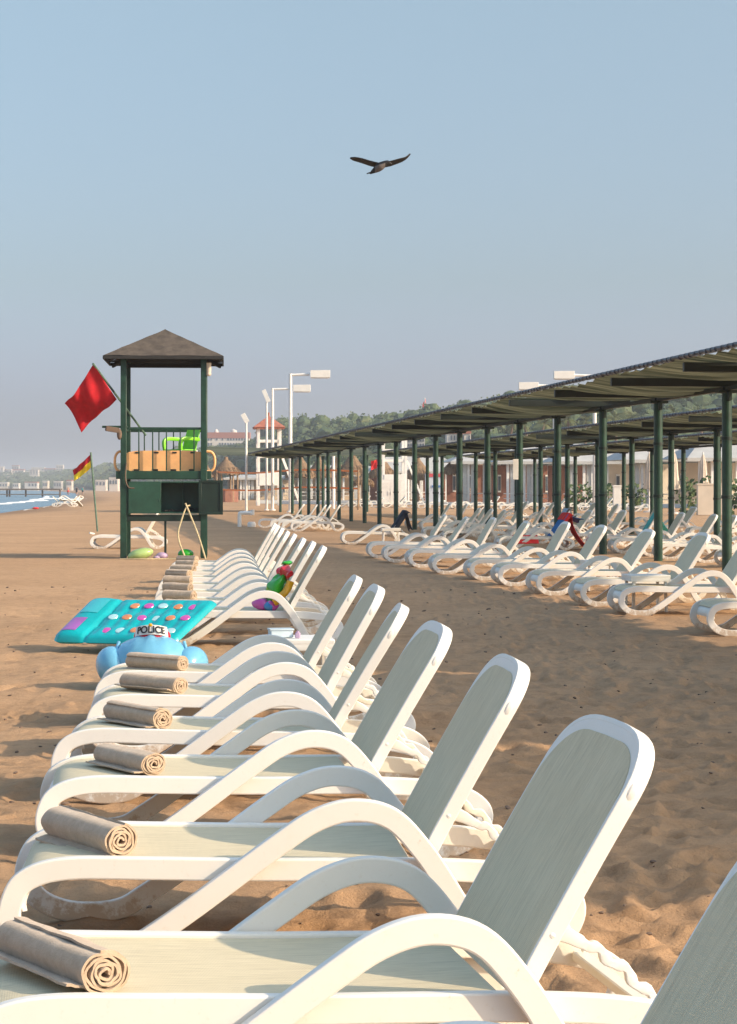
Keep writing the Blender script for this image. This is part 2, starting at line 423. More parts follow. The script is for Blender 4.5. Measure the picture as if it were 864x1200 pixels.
# ------------------------------------------------------------------ ground, sea, hills
def vnoise(x, y, seed=0):
    xi = np.floor(x).astype(np.int64); yi = np.floor(y).astype(np.int64); xf = x - xi; yf = y - yi
    def h(a, b):
        n = (a * 374761393 + b * 668265263 + seed * 974711) & 0xffffffff
        n = ((n ^ (n >> 13)) * 1274126177) & 0xffffffff
        return ((n ^ (n >> 16)) & 0xffff) / 65535.0
    u = xf * xf * xf * (xf * (xf * 6 - 15) + 10); v = yf * yf * yf * (yf * (yf * 6 - 15) + 10)
    return (h(xi, yi) * (1 - u) + h(xi + 1, yi) * u) * (1 - v) + (h(xi, yi + 1) * (1 - u) + h(xi + 1, yi + 1) * u) * v
def shore_x(y):
    # water's edge: X of the shore for a distance Y
    ys = np.array([-200, 60, 134, 200, 260, 330, 420, 600, 1000, 2000, 9000.])
    xs = np.array([-26, -24.5, -24.5, -31, -37, -46, -60, -85, -150, -330, -1600.])
    return np.interp(y, ys, xs)
def make_ground():
    def graded(lo, hi, a, b, fine, grow, far):
        mid = np.arange(a, b, fine); up = [b]; st = fine
        while up[-1] < hi: st = min(st * grow, far); up.append(up[-1] + st)
        dn = [a]; st = fine
        while dn[-1] > lo: st = min(st * grow, far); dn.append(dn[-1] - st)
        return np.array(dn[1:][::-1] + list(mid) + up)
    xs = graded(-3500, 3500, -2.2, 2.4, .022, 1.06, 400); ys = graded(-40, 9000, 3.3, 10.5, .026, 1.018, 500)
    X, Y = np.meshgrid(xs, ys)
    Z = np.zeros_like(X)
    near = np.clip((70 - Y) / 50, 0, 1) * np.clip((40 - np.abs(X)) / 20, 0, 1)
    wx_ = X + .25 * vnoise(X * 2.1, Y * 2.1, 91); wy_ = Y + .25 * vnoise(X * 2.1, Y * 2.1, 92)
    for sc, amp, sd in ((.25, .05, 1), (.7, .05, 2), (1.8, .038, 3), (4.2, .022, 4), (9, .011, 5), (20, .008, 6), (38, .0045, 7)):
        n_ = vnoise(wx_ * sc, wy_ * sc, sd)
        if sc in (1.8, 4.2, 9, 20): n_ = 1 - np.abs(n_ * 2 - 1)      # ridged: the scuffed crests of trodden sand
        Z += (n_ - .5) * amp * near
    # footprints
    r2 = np.random.default_rng(5)
    for _ in range(2600):
        fy = 3.2 + 30 * r2.random() ** 1.5; fx = -4 + 9 * r2.random(); an = r2.normal(PI / 2, .9)
        if r2.random() < .45: fx = 1.0 + (fy * .05) + r2.normal(0, .9)
        a, b, dep = .15 * r2.uniform(.8, 1.2), .062 * r2.uniform(.8, 1.3), r2.uniform(.015, .042)
        i0, i1 = np.searchsorted(ys, [fy - .4, fy + .4]); j0, j1 = np.searchsorted(xs, [fx - .4, fx + .4])
        if i1 <= i0 or j1 <= j0: continue
        dx = X[i0:i1, j0:j1] - fx; dy = Y[i0:i1, j0:j1] - fy
        u = dx * math.cos(an) + dy * math.sin(an); v = -dx * math.sin(an) + dy * math.cos(an)
        q = np.sqrt((u / a) ** 2 + (v / b) ** 2)
        Z[i0:i1, j0:j1] += -dep * np.exp(-q ** 4) + dep * .45 * np.exp(-((q - 1.35) / .28) ** 2)
    # a dug-over clump behind the near lounger
    for k in range(80):
        fx, fy = r2.normal(1.0, .22), r2.normal(7.4, .28)
        i0, i1 = np.searchsorted(ys, [fy - .2, fy + .2]); j0, j1 = np.searchsorted(xs, [fx - .2, fx + .2])
        q = np.hypot(X[i0:i1, j0:j1] - fx, Y[i0:i1, j0:j1] - fy) / r2.uniform(.02, .05)
        Z[i0:i1, j0:j1] += r2.uniform(-.014, .02) * np.exp(-q ** 2)
    Z *= .62; Z -= .012 * near
    # ground rises gently from the water and falls below it
    s = X - shore_x(Y)
    Z += np.where(s < 8, -.30 * np.clip((8 - s) / 8, 0, 1) ** 1.3 - np.clip(-s, 0, 60) * .05, 0)
    n, m = X.shape
    co = np.stack([X, Y, Z], -1).reshape(-1, 3)
    idx = np.arange(n * m).reshape(n, m)
    q = np.stack([idx[:-1, :-1], idx[:-1, 1:], idx[1:, 1:], idx[1:, :-1]], -1).reshape(-1, 4)
    me = bpy.data.meshes.new('sand'); me.vertices.add(n * m); me.vertices.foreach_set('co', co.ravel())
    me.loops.add(q.size); me.loops.foreach_set('vertex_index', q.ravel().astype(np.int32))
    me.polygons.add(len(q)); me.polygons.foreach_set('loop_start', np.arange(0, q.size, 4, dtype=np.int32))
    me.update(); me.validate(); me.polygons.foreach_set('use_smooth', [True] * len(me.polygons))
    at = me.attributes.new('wet', 'FLOAT', 'POINT')
    wet = np.clip((5 - s + 2 * (vnoise(X * .2, Y * .2, 8) - .5)) / 3.5, 0, 1) * .8
    at.data.foreach_set('value', wet.ravel().astype(np.float32))
    me.materials.append(M['sand'])
    o = bpy.data.objects.new('sand_beach', me); COL.objects.link(o); tag(o, kind='structure')
    return o
ground = make_ground()
sea = MB()
ysea = list(np.linspace(-150, 420, 39)) + [600, 1000, 2000, 4000, 8900]
def sea_fn(u, v):
    y = np.interp(u * (len(ysea) - 1), range(len(ysea)), ysea)
    x1 = float(shore_x(y)) + 6
    t = (1 - v) ** 2
    return (x1 - t * (3000 - 0 if y < 3000 else 3000), y, -.30)
sea.grid(sea_fn, len(ysea) - 1, 14)
tag(sea.build('sea', 'sea'), kind='structure')
foam = MB()
r3 = random.Random(4)
for off, a, b, wd in ((1.2, 60, 420, .9), (-6, 120, 420, 1.6), (-13, 150, 300, 1.8), (-22, 180, 420, 2.2)):
    k = []
    n = 90
    def ff(u, v, off=off, a=a, b=b, wd=wd):
        y = a + (b - a) * u; n1 = noise.noise(Vector((y * .06, off, 0))); n2 = noise.noise(Vector((y * .4, off, 3)))
        wv = wd * max(.08, .55 + .9 * n1 + .4 * n2)
        return (float(shore_x(y)) + off + 2.2 * n1 + (v - .5) * wv, y, -.292 + .12 * math.sin(PI * v) * (1 if off < 0 else .2))
    foam.grid(ff, n, 4)
tag(foam.build('surf', 'foam'), kind='structure')

crest_px = [(-700, 3200, 566), (-400, 3000, 562), (-60, 2600, 557), (0, 2600, 557), (60, 2500, 556), (110, 2000, 552), (140, 1600, 547), (180, 1300, 537), (245, 980, 527), (275, 900, 524),
            (320, 760, 513), (372, 620, 506), (450, 560, 504), (520, 510, 500), (600, 470, 491), (700, 440, 482), (864, 430, 474), (1100, 440, 466), (1700, 520, 466), (2800, 700, 470)]
crest = [(wx(a, d), d, wz(c, d)) for a, d, c in crest_px]
def hill_pt(u, v):
    k = u * (len(crest) - 1); i = min(int(k), len(crest) - 2); t = k - i
    A, B = Vector(crest[i]), Vector(crest[i + 1]); c = A.lerp(B, t)
    foot = Vector((c.x * .62, c.y * .62, 0))
    if v <= .7:
        q = v / .7; p = foot.lerp(Vector((c.x, c.y, 0)), q); z = c.z * (q * q * (3 - 2 * q) * .6 + q * .4) - .6 * (1 - q)
        z += 1.6 * noise.noise(Vector((p.x * .012, p.y * .012, 0))) * q * (c.z / 16)
    else:
        q = (v - .7) / .3; p = Vector((c.x, c.y, 0)) * (1 + .8 * q); z = c.z * (1 - .5 * q * q)
    return Vector((p.x, p.y, z))
hill = MB(); hill.grid(hill_pt, 190, 24)
tag(hill.build('hills', 'earth'), kind='structure')
# ------------------------------------------------------------------ sun loungers
HINGE = (1.235, .295)
def make_lounger():
    t = thing('sun_lounger', 'white resin sun lounger', 'sun lounger')
    # side frame: one endless ribbon - rail, rear loop, arm, diagonal, foot loop
    P = [(.20, .30, 0), (.45, .298, 0), (.75, .292, 0), (1.05, .290, 0), (1.32, .288, 0), (1.56, .275, 0), (1.72, .245, .004), (1.80, .185, .010), (1.775, .105, .018), (1.68, .050, .026),
         (1.575, .036, .034), (1.49, .085, .040), (1.40, .225, .042), (1.31, .350, .043), (1.21, .446, .043), (1.09, .472, .043), (.97, .442, .043), (.84, .362, .043), (.60, .195, .042), (.44, .092, .040),
         (.34, .042, .034), (.20, .036, .024), (.09, .070, .014), (.03, .135, .007), (.030, .205, .003), (.075, .268, 0)]
    for sgn in (-1, 1):
        pts = cr([(x * .94, sgn * (.318 + y), z) for x, z, y in P], 6, True)
        m = MB(); m.sweep(pts, (0, 1, 0), .034, .066, True, rnd=.16)
        m.build('side_frame', 'resin_frame', t, angle=20)
    # foot panel: bull-nosed apron joining the two loops
    prof = cr([(.34, .290), (.20, .293), (.115, .284), (.060, .252), (.040, .215), (.042, .185)], 5)
    def fp(u, v):
        k = u * (len(prof) - 1); i = min(int(k), len(prof) - 2); p = prof[i].lerp(prof[i + 1], k - i)
        y = (v - .5) * .60; e = abs(v - .5) * 2
        return (p.x + .03 * e ** 4, y, p.y - .012 * e ** 4)
    m = MB(); m.grid(fp, 24, 14, thick=.014); m.build('foot_panel', 'resin', t)
    # sling of the seat with rounded foot corners
    sprof = cr([(.050, .276), (.075, .296), (.12, .311), (.20, .3195), (.34, .3215), (.8, .312), (1.195, .318)], 8)
    sx = np.array([p.x for p in sprof]); sz = np.array([p.y for p in sprof])
    def ss(u, v):
        x = .050 + (1.195 - .050) * (u ** 1.5); rc = .11
        hw = .300
        if x - .050 < rc: hw = .300 - rc + math.sqrt(max(0, rc * rc - (rc - (x - .050)) ** 2))
        y = (v - .5) * 2 * hw
        return (x, y, float(np.interp(x, sx, sz)) - .006 * math.sin(PI * u) * (1 - (y / .3) ** 2))
    m = MB(); m.grid(ss, 40, 14, thick=.004); m.build('seat_sling', 'sling', t)
    m = MB()
    for x in (.62, .95): m.box((x, 0, .272), (.035, .60, .03))
    m.box((1.205, 0, .268), (.04, .60, .032)); m.box((1.57, 0, .258), (.04, .60, .026))
    m.build('cross_bars', 'resin', t)
    # backrest
    br_ = []
    U0, U1, HW, ex = .49, .672, .314, 3.1
    for k in range(9): br_.append((k / 8 * U0, -HW))
    for k in range(1, 24):
        a = PI * k / 24 - PI / 2
        sx, sy = math.cos(a), math.sin(a)
        br_.append((U0 + (U1 - U0) * abs(sx) ** (2 / ex), math.copysign(abs(sy) ** (2 / ex), sy) * HW))
    for k in range(9): br_.append(((8 - k) / 8 * U0, HW))
    bend = lambda x: -.022 * max(0, x / .7) ** 2.2
    pts = [(x, y, bend(x)) for x, y in br_]
    m = MB(); m.sweep(pts, (0, 0, 1), .044, .016, False, rnd=.22)
    m.box((.03, 0, 0), (.04, .60, .03))
    # inner lip: narrow along the sides, wide round the head
    NP = len(br_)
    def lip_edge(k, q):
        x, y = br_[k]; top = max(0, min(1, (x - .46) / .19)); top = top * top * (3 - 2 * top)
        wd = .004 + .036 * top
        cx_ = min(x, U0 - .02); dx_, dy_ = x - cx_, y
        L_ = math.hypot(dx_, dy_) or 1
        return (x - dx_ / L_ * wd * q, y - dy_ / L_ * wd * q * (1 if abs(dy_) > .001 else 0))
    top_k = lambda k: max(0, min(1, (br_[k][0] - .42) / .2))
    def hd(u, v):
        k = min(int(round(v * (NP - 1))), NP - 1); x, y = lip_edge(k, -.2 + 1.2 * u)
        return (x, y, bend(x) + .0218 - .0015 * u * top_k(k) - .004 * u * u * top_k(k))
    m.grid(hd, 3, NP - 1, thick=-.014)
    for sgn in (-1, 1):
        m.ball((.535, sgn * .3165, bend(.53) + .002), (.026, .0078, .013), 12, 6)
        m.ball((.17, sgn * .3205, 0), (.008, .004, .008), 8, 5)
    b = m.build('backrest', 'resin', t, angle=21)
    half = [lip_edge(k, 1.0) for k in range(NP // 2 + 1)]
    hx = np.array([p[0] for p in half]); hy = np.array([-p[1] for p in half]); xmax = hx.max()
    def bs(u, v):
        x = .012 + (xmax + .001 - .012) * (1 - (1 - u) ** 1.6)
        hw = float(np.interp(x, np.maximum.accumulate(hx), hy)) + .001
        y = (v - .5) * 2 * hw
        return (x, y, bend(x) + .0225 - .003 * (1 - (y / .31) ** 2) * math.sin(PI * min(1, u * 1.05)) - .005 * max(0, (x - .5) / .17))
    m = MB(); m.grid(bs, 36, 14, thick=.004); m.build('back_sling', 'sling', b)
    b.location = (HINGE[0], 0, HINGE[1])
    # wavy notched struts that prop the backrest
    for sgn in (-1, 1):
        L = .33; pts = []; sc = []
        for k in range(34):
            q = k / 33
            wv = .007 * math.sin(q * 7 * PI) * (1 if q > .25 else .2)
            pts.append((q * L, sgn * .262, wv + .018 * math.sin(PI * q))); sc.append(1 + .22 * math.sin(q * 14 * PI + .5) * (1 if q > .3 else 0) + (.7 * max(0, 1 - q / .25)))
        m = MB(); m.sweep(pts, (0, 1, 0), .020, .024, False, rnd=.2, scale=sc)
        s_ = m.build('prop_strut', 'resin', t, angle=21); s_.location = (0, 0, 0)
    return t
def set_back(t, ang):
    a = R(ang)
    for c in t.children:
        if c.name.startswith('backrest'):
            c.rotation_euler = (0, -a, 0)
        elif c.name.startswith('prop_strut'):
            p = Vector((HINGE[0] + .18 * math.cos(a) + .03 * math.sin(a), HINGE[1] + .18 * math.sin(a) - .03 * math.cos(a)))
            q = Vector((1.575, .282)); d = q - p
            c.location = (p.x, 0, p.y); c.rotation_euler = (0, -math.atan2(d.y, d.x), 0); c.scale = (d.length / .33, 1, 1)
proto = make_lounger(); first = [True]
def lounger(x, y, yaw, ang, label, group, z=-.012, roll=0, pitch=0):
    """x, y: where the near foot loop touches, in metres; yaw in degrees"""
    o = proto if first[0] else copy_tree(proto); first[0] = False
    o['label'] = label; o['group'] = group; o['category'] = 'sun lounger'
    off = Matrix.Rotation(R(yaw), 2) @ Vector((0, .34))
    o.location = (x + off.x, y + off.y, z); o.rotation_euler = (R(roll), R(pitch), R(yaw))
    set_back(o, ang); return o

def lx(px, d): return wx(px, d)
GN = 'loungers of the near left row'
near_row = [
    # x of foot loop, depth of the near rail, yaw, back angle, label
    (-.76, 2.75, 8, 62, 'white lounger nearest the camera, only its raised back in view at the bottom right corner'),
    (-.885, 4.32, 11, 62.5, 'white lounger across the bottom of the photo, nearest of those with a rolled towel'),
    (-1.07, 5.96, 5.5, 62.5, 'white lounger right behind the nearest whole one, its foot cut by the left photo edge'),
    (-1.235, 7.64, 7.5, 61.5, 'white lounger third towel from the front, its rounded foot loop whole at the left'),
    (-1.41, 9.14, 1.8, 61, 'white lounger with its raised back seen almost edge-on, middle of the near row'),
    (-1.47, 10.7, 5.5, 63, 'white lounger whose grey sling faces the camera, second in front of the blue inflatable'),
    (-1.61, 12.06, 4.5, 62, 'white lounger last in the near row, directly in front of the blue inflatable'),
]
near_obj = []
for (x, y, yaw, ang, lab) in near_row: near_obj.append(lounger(x, y, yaw, ang, lab, GN, roll=(-1.0 if 9 < y < 9.3 else (-.4 if y > 11 else 0)), pitch=(1.6 if y < 5 else .5)))
GM = 'loungers packed in front of the lifeguard tower'
mid_lab = ['white lounger with bright beach toys on its seat, front of the packed row', 'white lounger directly behind the one that carries the beach toys',
           'white lounger in the packed row, third back from the turquoise air mattress', 'white lounger in the packed row, fourth back from the turquoise air mattress',
           'white lounger in the packed row, fifth back from the turquoise air mattress', 'white lounger in the packed row, third in front of the green tower',
           'white lounger in the packed row, second in front of the green tower', 'white lounger in the packed row, closest to the green tower']
mid = [(174, 18.1, 62), (178, 19.7, 62), (180, 21.3, 61), (183, 23.0, 62), (186, 24.8, 61), (190, 26.5, 62), (194, 28.2, 63), (198, 30.0, 62)]
mid_obj = []
for i, (px, d, ang) in enumerate(mid): mid_obj.append(lounger(wx(px, d), d, 3.6 + random.uniform(-.8, .8), ang, mid_lab[i], GM))
GR = 'loungers along the front of the green canopy'
rr = [(.0, 41.0), (.30, 38.6), (.72, 36.1), (1.05, 33.3), (1.55, 31.1), (1.86, 29.2), (2.20, 26.7), (2.52, 24.2), (2.76, 22.5), (3.22, 19.4)]
rlab = ['white lounger at the far end of the long front row under the canopy edge', 'white lounger second from the far end of the canopy front row', 'white lounger third from the far end of the canopy front row',
        'white lounger fourth from the far end of the canopy front row', 'white lounger in front of the sixth visible canopy post, middle of the canopy front row', 'white lounger just left of the two white side tables in the canopy front row',
        'white lounger behind the rear white side table, canopy front row', 'white lounger between the two white side tables, its tall back under the canopy edge',
        'white lounger beside the front side table, its whole foot loop nearest the right edge', 'white lounger at the right photo edge showing only its rounded foot']
for i, (x, d) in enumerate(rr): lounger(x, d, 6 + random.uniform(-2, 2), 60 + random.uniform(-2.5, 3), rlab[i], GR)
# second canopy row of loungers, between the post lines
GB = 'loungers shaded between the canopy posts'
r2 = []
for i, d in enumerate([36.2, 38.2, 40.0, 41.8, 44.0, 46.4, 48.6, 51.4, 54, 57.0, 60.2, 64.0, 68, 72]):
    x = 3.22 - .149 * (d - 19.3) + 5.75 + random.uniform(-.25, .25)
    words = ['first', 'second', 'third', 'fourth', 'fifth', 'sixth', 'seventh', 'eighth', 'ninth', 'tenth', 'eleventh', 'twelfth', 'thirteenth', 'last']
    r2.append(lounger(x, d, 5 + random.uniform(-4, 4), 58 + random.uniform(-3, 5), 'white lounger in shade behind the front canopy posts, %s away from the camera' % words[i], GB))
GB2 = 'loungers behind the second line of canopy posts'
for i, d in enumerate([47.5, 50, 53, 56.5, 60, 64, 68.5, 73, 78, 84]):
    x = 3.22 - .149 * (d - 19.3) + 11.2 + random.uniform(-.3, .3)
    words = ['first', 'second', 'third', 'fourth', 'fifth', 'sixth', 'seventh', 'eighth', 'ninth', 'last']
    lounger(x, d, 6 + random.uniform(-5, 5), 58 + random.uniform(-3, 5), 'white lounger behind the second line of canopy posts, %s away from the camera' % words[i], GB2)
GS = 'loungers grouped at the far end of the front canopy'
fl = [(303, 72, 'left of the five'), (317, 70, 'second from the left of the five'), (326, 68.5, 'in the middle of the five'), (331, 67.5, 'second from the right of the five'), (341, 66, 'rightmost of the five')]
for px, d, wd in fl: lounger(wx(px, d), d, 3, 58 + random.uniform(-2, 3), 'white lounger near the low white bracket, ' + wd, GS)
blackl = lounger(wx(401, 51), 51, 4, 57, 'white lounger standing alone left of the canopy posts with a black towel over its back', GS)
del blackl['group']
for px, d, wd in ((497, 57, 'white lounger right behind the black-towelled one, dim under the canopy'), (508, 54.5, 'white lounger in shade between the black-towelled one and the red towel'), (520, 52, 'white lounger in shade just left of the blue and red towels')):
    lounger(wx(px, d), d, 5, 56, wd, GB)
redl = lounger(wx(585, 46), 46, 6, 55, 'white lounger hung with a blue and a red towel among the canopy posts', GB)
towerl = lounger(wx(106, 47), 47, 2, 62, 'white lounger standing alone behind the green tower legs', None); del towerl['group']
# far rows of loungers by the low wall
GF = 'far loungers along the low white wall'
for i in range(26):
    px = 395 + i * 13.5; d = 150 - i * 1.2
    lounger(wx(px, d), d + random.uniform(-2, 2), 4 + random.uniform(-8, 8), 30 + random.uniform(-22, 30), 'tiny white lounger in the far row along the low white wall behind the canopies', GF)
GP = 'white loungers heaped at the water side'
for (px, d, yaw, rl, lab) in ((63, 150, 3, 0, 'tiny overturned white lounger at the left of the heap near the sea'), (71, 151, 20, 170, 'tiny white lounger upside down in the middle of the heap near the sea'), (89, 152, 185, 0, 'tiny white lounger at the right of the heap near the sea')):
    lounger(wx(px, d), d, yaw, 50, lab, GP, roll=rl, z=(.8 if rl else 0))

# ------------------------------------------------------------------ rolled towels
def towel_mesh(L=.43, rad=.056, turns=5.6, seed=0):
    rn = random.Random(seed); m = MB(); N = 210; prof = []
    r0 = .004
    for k in range(N + 1):
        q = k / N; a = q * turns * 2 * PI; r = r0 + (rad - r0) * q ** .85
        r *= 1 + .05 * math.sin(a * 2.0 + seed) * min(q, .9) + .11 * math.sin(a * 3.37 + seed * 2) * (1 - q) ** .6 + .035 * math.sin(a * 7.1 + seed) * (1 - q * .6)
        prof.append((r * math.cos(a), r * math.sin(a) * .86))
    # loose flap lying down at the end
    a_end = turns * 2 * PI
    def fn(u, v):
        k = u * N; i = min(int(k), N - 1); t = k - i
        x = prof[i][0] * (1 - t) + prof[i + 1][0] * t; z = prof[i][1] * (1 - t) + prof[i + 1][1] * t
        y = (v - .5) * L
        e = .010 * noise.noise(Vector((u * 8, seed, 0))) + .006 * (1 - u)
        y += e * (1 if v > .5 else -1) * (abs(v - .5) * 2) ** 6
        sw = 1 + .10 * noise.noise(Vector((v * 4, seed * 3.1, u * 3))) + .04 * noise.noise(Vector((v * 11, seed, u * 9)))
        sag = 1 + .06 * math.sin(v * 2.6 + seed)
        return (x * sw * sag, y, z * sw)
    m.grid(fn, N, 16, thick=.0050 + .0012 * (seed % 3))
    m.add(*flap(L, rad, seed))
    return m
def flap(L, rad, seed):
    g = MB()
    def fn(u, v):
        x = -.015 - u * .062; y = (v - .5) * L * .99 + .012 * u
        z = -rad * .86 + .010 * (1 - u) ** 2 + .005 * noise.noise(Vector((u * 4, v * 5, seed + 9))) + .004
        return (x, y, z)
    g.grid(fn, 6, 10, thick=.006); return g.v, g.f
def towel(x, y, z, yaw, lab, group, rad=.056, L=.43, seed=0):
    o = towel_mesh(L * random.uniform(.9, 1.05), rad * random.uniform(.92, 1.06), turns=random.uniform(4.6, 6.2), seed=seed).build('rolled_towel', 'towel', None, (x, y, z), angle=70)
    o.rotation_euler = (0, random.uniform(-.3, .3), R(yaw)); return tag(o, lab, 'towel', group)
GT = 'rolled towels on the near row'
seat_top = .315
tw = [  # near end px, depth, far/near offset
    (70, 1110, 4.62, 36, 'largest rolled taupe towel with a loose flap, at the bottom left corner'),
    (103, 977, 6.30, 34, 'rolled taupe towel on the second lounger from the front, wide roll near the left edge'),
    (151, 889, 7.98, 36, 'rolled taupe towel on the lounger with the first whole foot loop'),
    (161, 839, 9.5, 38, 'rolled taupe towel on the lounger with the edge-on back, darker end'),
    (180, 796, 11.05, 48, 'rolled taupe towel on the lounger second from the blue inflatable'),
    (184, 774, 12.4, 52, 'rolled taupe towel touching the front of the blue inflatable')]
for i, (px, py, d, yaw, lab) in enumerate(tw):
    towel(wx(px, d), d, seat_top + .044 - .012, yaw, lab, GT, seed=i * 3 + 1, rad=.051, L=.42)
GT2 = 'rolled towels on the packed row'
tl2 = ['behind the turquoise air mattress, front of the packed row', 'second in the packed row from the air mattress', 'third in the packed row from the air mattress', 'fourth in the packed row from the air mattress',
       'fifth in the packed row from the air mattress', 'third in the packed row from the green tower', 'second in the packed row from the green tower', 'in the packed row, closest to the green tower']
for i, (px, d, ang) in enumerate(mid):
    cx = [213, 211, 209, 209, 210, 215, 219, 220][i]
    towel(wx(cx, d + .35), d + .33, seat_top + .047 - .012, 62 + random.uniform(-8, 8), 'rolled taupe towel ' + tl2[i], GT2, seed=40 + i, rad=.055, L=.33)

# ------------------------------------------------------------------ side tables
def make_table(h=.42):
    t = thing('side_table', 'white side table', 'side table')
    m = MB(); m.box((0, 0, h - .018), (.46, .46, .03)); m.sweep(cr([(-.22, -.22, h - .05), (.22, -.22, h - .05), (.22, .22, h - .05), (-.22, .22, h - .05)], 1, True), (0, 0, 1), .05, .02, True)
    m.build('table_top', 'resin', t)
    for sx in (-1, 1):
        for sy in (-1, 1):
            m = MB(); m.beam((sx * .19, sy * .19, 0), (sx * .18, sy * .18, h - .03), .045, .03, (0, 1, 0)); m.build('leg', 'resin', t)
    return t
tb = make_table(); GTb = 'white side tables by the loungers'
def put_table(x, y, yaw, lab, src=[None]):
    o = tb if src[0] is None else copy_tree(tb); src[0] = 1
    o.location = (x, y, 0); o.rotation_euler = (0, 0, R(yaw)); o['label'] = lab; o['group'] = GTb; o['category'] = 'side table'; return o
put_table(wx(349, 13.5), 13.5, 5, 'white side table behind the last near lounger, small boxes on it')
put_table(wx(757, 23.3), 23.3, 6, 'white side table nearest the right edge, in the canopy front row')
put_table(wx(703, 28.0), 28.0, 5, 'white side table farther along the canopy front row, between two loungers')
put_table(wx(458, 50.4), 50.4, 4, 'white side table in front of the black-towelled lounger')
o = MB().box((0, 0, .026), (.15, .12, .05)).box((0, 0, .054), (.16, .13, .010)).build('small_box', 'box_blue', None, (wx(329, 13.45), 13.45, .42), rotz=.2); tag(o, 'pale blue box on the side table behind the near row', 'box')
o = MB().box((0, 0, .018), (.035, .035, .036)).lathe([(.010, .036), (.010, .046)], 8).build('small_pot', 'lilac', None, (wx(349, 13.4), 13.4, .42)); tag(o, 'tiny lilac pot beside the pale blue box on the side table', 'pot')

# towels and cloths draped over backrests
def drape(name, mat, lo, ang, ulo, uhi, hang, wid, lab, group=None, side=0, seed=0, lift=0, spread=.22):
    """a cloth laid over the top of a backrest of lounger lo; hangs down behind it"""
    a = R(ang)
    def fn(u, v):
        y = (v - .5) * wid + side; s = u
        f = .018 * noise.noise(Vector((u * 3, v * 6, seed))) + .012 * math.sin(v * 17 + seed)
        if s < .45:
            q = s / .45; x = ulo + (min(uhi, .645) - ulo) * q; n_ = .036 + lift + f * .4
        elif s < .55:
            q = (s - .45) / .1; x = min(uhi, .645) + .035 * math.sin(PI * q); n_ = .036 + lift - .09 * q
        else:
            q = (s - .55) / .45; X = HINGE[0] + min(uhi, .645) * math.cos(a) + .055 * math.sin(a) + f; Z = HINGE[1] + min(uhi, .645) * math.sin(a) - .055 * math.cos(a) - q * hang
            return (X + lift + spread * q * q + (.05 if abs(v - .5) > .4 else 0) * q, y * (1 + .12 * q * math.sin(v * 9 + seed)), max(.02, Z + .05 * math.sin(v * 5 + seed) * q))
        ov = max(0, abs(y) - .315)
        if ov > 0: y = math.copysign(.335 + .2 * ov, y); n_ -= ov * 1.9
        return (HINGE[0] + x * math.cos(a) - n_ * math.sin(a), y, HINGE[1] + x * math.sin(a) + n_ * math.cos(a))
    m = MB(); m.grid(fn, 40, 20, thick=.008)
    o = m.build(name, mat, None, angle=80); o.location = lo.location; o.rotation_euler = lo.rotation_euler
    return tag(o, lab, 'towel', group)
drape('draped_towel', 'navy', blackl, 57, .10, .70, .45, .76, 'black towel draped over the back of the lone lounger left of the canopy posts', spread=.09)
drape('draped_towel', 'bluetowel', redl, 55, .02, .70, .12, .72, 'blue towel covering the front of a lounger back under the red towel', seed=2)
drape('draped_towel', 'red_bright', redl, 55, .46, .72, .72, .74, 'red towel hanging wide behind a lounger back over the blue towel', seed=5, lift=.014, spread=.38)
m = MB()
m.grid(lambda u, v: (.35 + .55 * u, -.34 + .30 * v - .16 * max(0, .35 - v), .345 + .02 * noise.noise(Vector((u * 5, v * 5, 2))) - .5 * max(0, .35 - v)), 16, 12, thick=.012)
o = m.build('spread_towel', 'red_bright', None, redl.location); o.rotation_euler = redl.rotation_euler; tag(o, 'red towel spread over the seat below the blue and red draped towels', 'towel')
drape('draped_towel', 'paleblue', r2[8], 58, .10, .70, .40, .58, 'pale blue patterned towel over a lounger back in the shaded row', seed=7)
drape('draped_towel', 'teal', r2[5], 58, .15, .70, .45, .40, 'teal towel over a lounger back in the shaded row beside the closed umbrella', seed=9)

